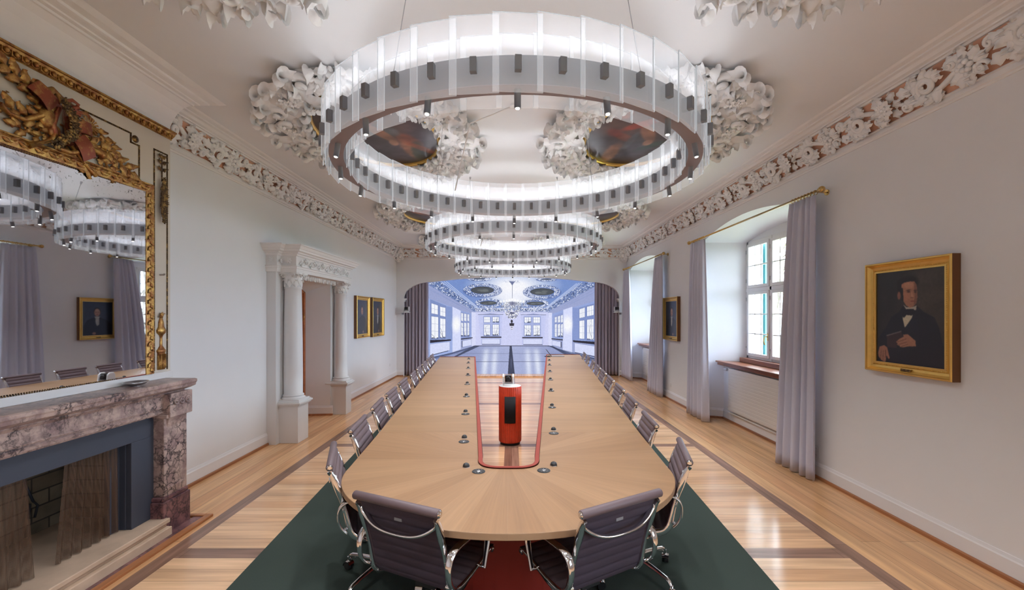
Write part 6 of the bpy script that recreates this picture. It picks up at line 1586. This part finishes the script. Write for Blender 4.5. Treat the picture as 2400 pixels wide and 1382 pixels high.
pc.surface('lit_picture', M['screen'], ds, (x0_, 0, z1_), (x1_ - x0_, 0, 0), (0, 0, z0_ - z1_))
b = MB(); b.box(x0_ - .02, x1_ + .02, .006, .10, z0_ - .005, z1_ + .02); b.build('housing', M['black'], ds)
b = MB(); b.box(-2.46, 2.46, 12.14, 12.86, 0, .028); b.box(-2.46, 2.46, 12.12, 12.16, 0, .034)
tag(b.build('display_plinth', M['border'], bevel=.004), 'low wooden step running along under the bright display', 'step')
def stage_curtain(x0, x1, lab, seed):
    r = random.Random(seed); n = 130; m = 20; G = []
    for j in range(m + 1):
        v = j / m; row = []
        for i in range(n + 1):
            u = i / n; x = x0 + (x1 - x0) * u
            d = .035 * math.sin(2 * PI * 8.5 * u + 1.2 * math.sin(3 * u + seed) + .25 * v) * (.8 + .5 * v) + .012 * math.sin(2 * PI * 19 * u + v)
            row.append((x + .012 * math.cos(2 * PI * 8.5 * u), 12.47 + d, 2.93 - v * (2.93 - .03)))
        G.append(row)
    b = MB(); b.grid(G); o = b.build('stage_curtain', M['curtain2']); s = o.modifiers.new('thickness', 'SOLIDIFY'); s.thickness = .004
    tag(o, lab, 'curtain', 'stage curtains in the arch')
stage_curtain(-3.16, -2.40, 'heavy grey-brown pleated curtain filling the left side of the arch', 1)
stage_curtain(2.40, 3.16, 'heavy grey-brown pleated curtain filling the right side of the arch', 2)

# ================================================================== SMALL FITTINGS
def outlet(x, y, z, s, lab, tall=1):
    e = empty('wall_socket', (x, y, z), 0, lab, 'socket')
    b = MB(); b.box(-.005 if s > 0 else 0, 0 if s > 0 else .005, -.04, .04, -.04 * tall, .04 * tall); b.build('plate', M['pcamw'], e, bevel=.002)
    b = MB()
    for q in ([0] if tall == 1 else [-.035, .035]):
        b.tube([(-s * .0045, 0, q), (-s * .0075, 0, q)], .022, 16)
    b.build('socket_face', M['whitegloss'], e)
    b = MB()
    for q in ([0] if tall == 1 else [-.035, .035]):
        for (dy, dz) in ((-.009, -.004), (.009, -.004), (0, .006)): b.tube([(-s * .0076, dy, q + dz), (-s * .0082, dy, q + dz)], .0025, 6)
    b.build('pin_holes', M['dark'], e)
outlet(XW - .0005, 4.66, .276, 1, 'white double wall socket low on the right wall below the large portrait', 1.7)
outlet(-XW + .0005, 11.7, .40, -1, 'white wall socket low on the left wall near the arch')
outlet(XW - .0005, 8.95, .30, 1, 'white wall socket low on the right wall below the small portrait')

# ================================================================== OUTSIDE
g = MB(); g.add([(4.2, -30, -1.2), (60, -30, -1.2), (60, 60, -1.2), (4.2, 60, -1.2)], [(0, 1, 2, 3)]); o = g.build('garden_lawn', M['grass']); tag(o, 'pale winter lawn outside the windows', 'lawn', kind='structure')
for k, (y0, y1) in enumerate(NICHES):
    i0, i1 = niche_in(y0, y1)
    for s, yy in ((-1, i0 - .01), (1, i1 + .01)):
        e = empty('window_shutter', (4.215, yy, 1.0), 0, 'teal wooden shutter folded open outside the %s, %s leaf' % (['added unseen window behind the camera', 'nearer window', 'farther window'][k], 'near' if s < 0 else 'far'), 'shutter', 'teal shutters outside')
        b = MB(); b.box(0, .04, min(0, s * .7), max(0, s * .7), 0, 1.95); b.build('leaf_frame', M['teal'], e)
        b = MB()
        for q in range(20): b.box(.04, .052, min(s * .08, s * .62), max(s * .08, s * .62), .08 + q * .09, .13 + q * .09)
        b.build('slats', M['teal'], e)
def tree(loc, h, seed, lab):
    r = random.Random(seed); e = empty('garden_tree', loc, 0, lab, 'tree'); tw = MB(); lv = MB()
    def grow(p, d, L, w, lev):
        pts = [p]; q = np.array(p); dd = np.array(d)
        for s in range(4):
            dd = dd + np.array([r.uniform(-.18, .18), r.uniform(-.18, .18), r.uniform(-.06, .12)]); dd /= np.linalg.norm(dd); q = q + dd * L / 4; pts.append(tuple(q))
        tw.tube(pts, np.linspace(w, w * .6, 5), 6 if lev < 2 else 4, cap=False)
        if lev >= 2 and r.random() < .5:
            c = pts[-1]; s_ = .07
            for _ in range(3):
                a = np.array(c) + [r.uniform(-.2, .2) for _ in range(3)]; u = np.array([r.uniform(-1, 1) for _ in range(3)]) * s_; v = np.array([r.uniform(-1, 1) for _ in range(3)]) * s_
                lv.add([a, a + u, a + u + v, a + v], [(0, 1, 2, 3)])
        if lev < 4:
            for k in range(3 if lev < 3 else 3):
                i = 4 if k == 0 else r.choice((2, 3, 4)); nd = dd + np.array([r.uniform(-1, 1), r.uniform(-1, 1), r.uniform(-.3, .5)]) * .95
                grow(pts[i], nd / np.linalg.norm(nd), L * r.uniform(.62, .8), w * .6, lev + 1)
    grow((0, 0, 0), (0, 0, 1), h * .32, .17, 0)
    tw.build('branches', M['bark'], e); lv.build('foliage', M['leaf'], e)
tree((9.5, 15.5, -1.2), 8.5, 3, 'nearer bare-branched tree outside the nearer window')
tree((13.5, 25.0, -1.2), 10, 8, 'farther bare-branched tree outside the nearer window')
tree((7.6, 24.0, -1.2), 7, 12, 'bare-branched tree outside beside the farther window')
g = empty('garden_house', (30, 46, -1.2), R(20), 'pale distant house seen through the nearer window', 'house')
b = MB(); b.box(-6, 6, -4, 4, 0, 5); b.build('walls', M['facade'], g)
b = MB(); b.prism([(-4.4, 5), (4.4, 5), (0, 7.6)], -6.3, 6.3, basis((0, 1, 0), (0, 0, 1), (1, 0, 0), (0, 0, 0))); b.build('roof', M['sill'], g)
for q in range(4):
    b = MB(); b.box(-5 + q * 2.8, -3.8 + q * 2.8, -4.03, -3.98, 1.4, 3.2); b.build('window', M['blackgloss'], g)
hd = MB(); rh = random.Random(4)
for k in range(70):
    hd.ball((7.5 + rh.uniform(-.5, .5) + k * .12, 13 + k * .55, -1.2 + rh.uniform(.4, 1.3)), rh.uniform(.5, .9), 8, 6)
tag(hd.build('garden_hedge', M['leaf']), 'loose olive hedge bordering the lawn outside', 'hedge')
# daylight portals at the windows
for k, (y0, y1) in enumerate(NICHES):
    i0, i1 = niche_in(y0, y1)
    ld = bpy.data.lights.new('window_daylight', 'AREA'); ld.shape = 'RECTANGLE'; ld.size = 1.95; ld.size_y = i1 - i0 - .04
    ld.cycles.is_portal = True
    lo = bpy.data.objects.new('window_daylight', ld); COL.objects.link(lo); lo.location = (4.0, (i0 + i1) / 2, 2.0); lo.rotation_euler = (0, R(90), 0)
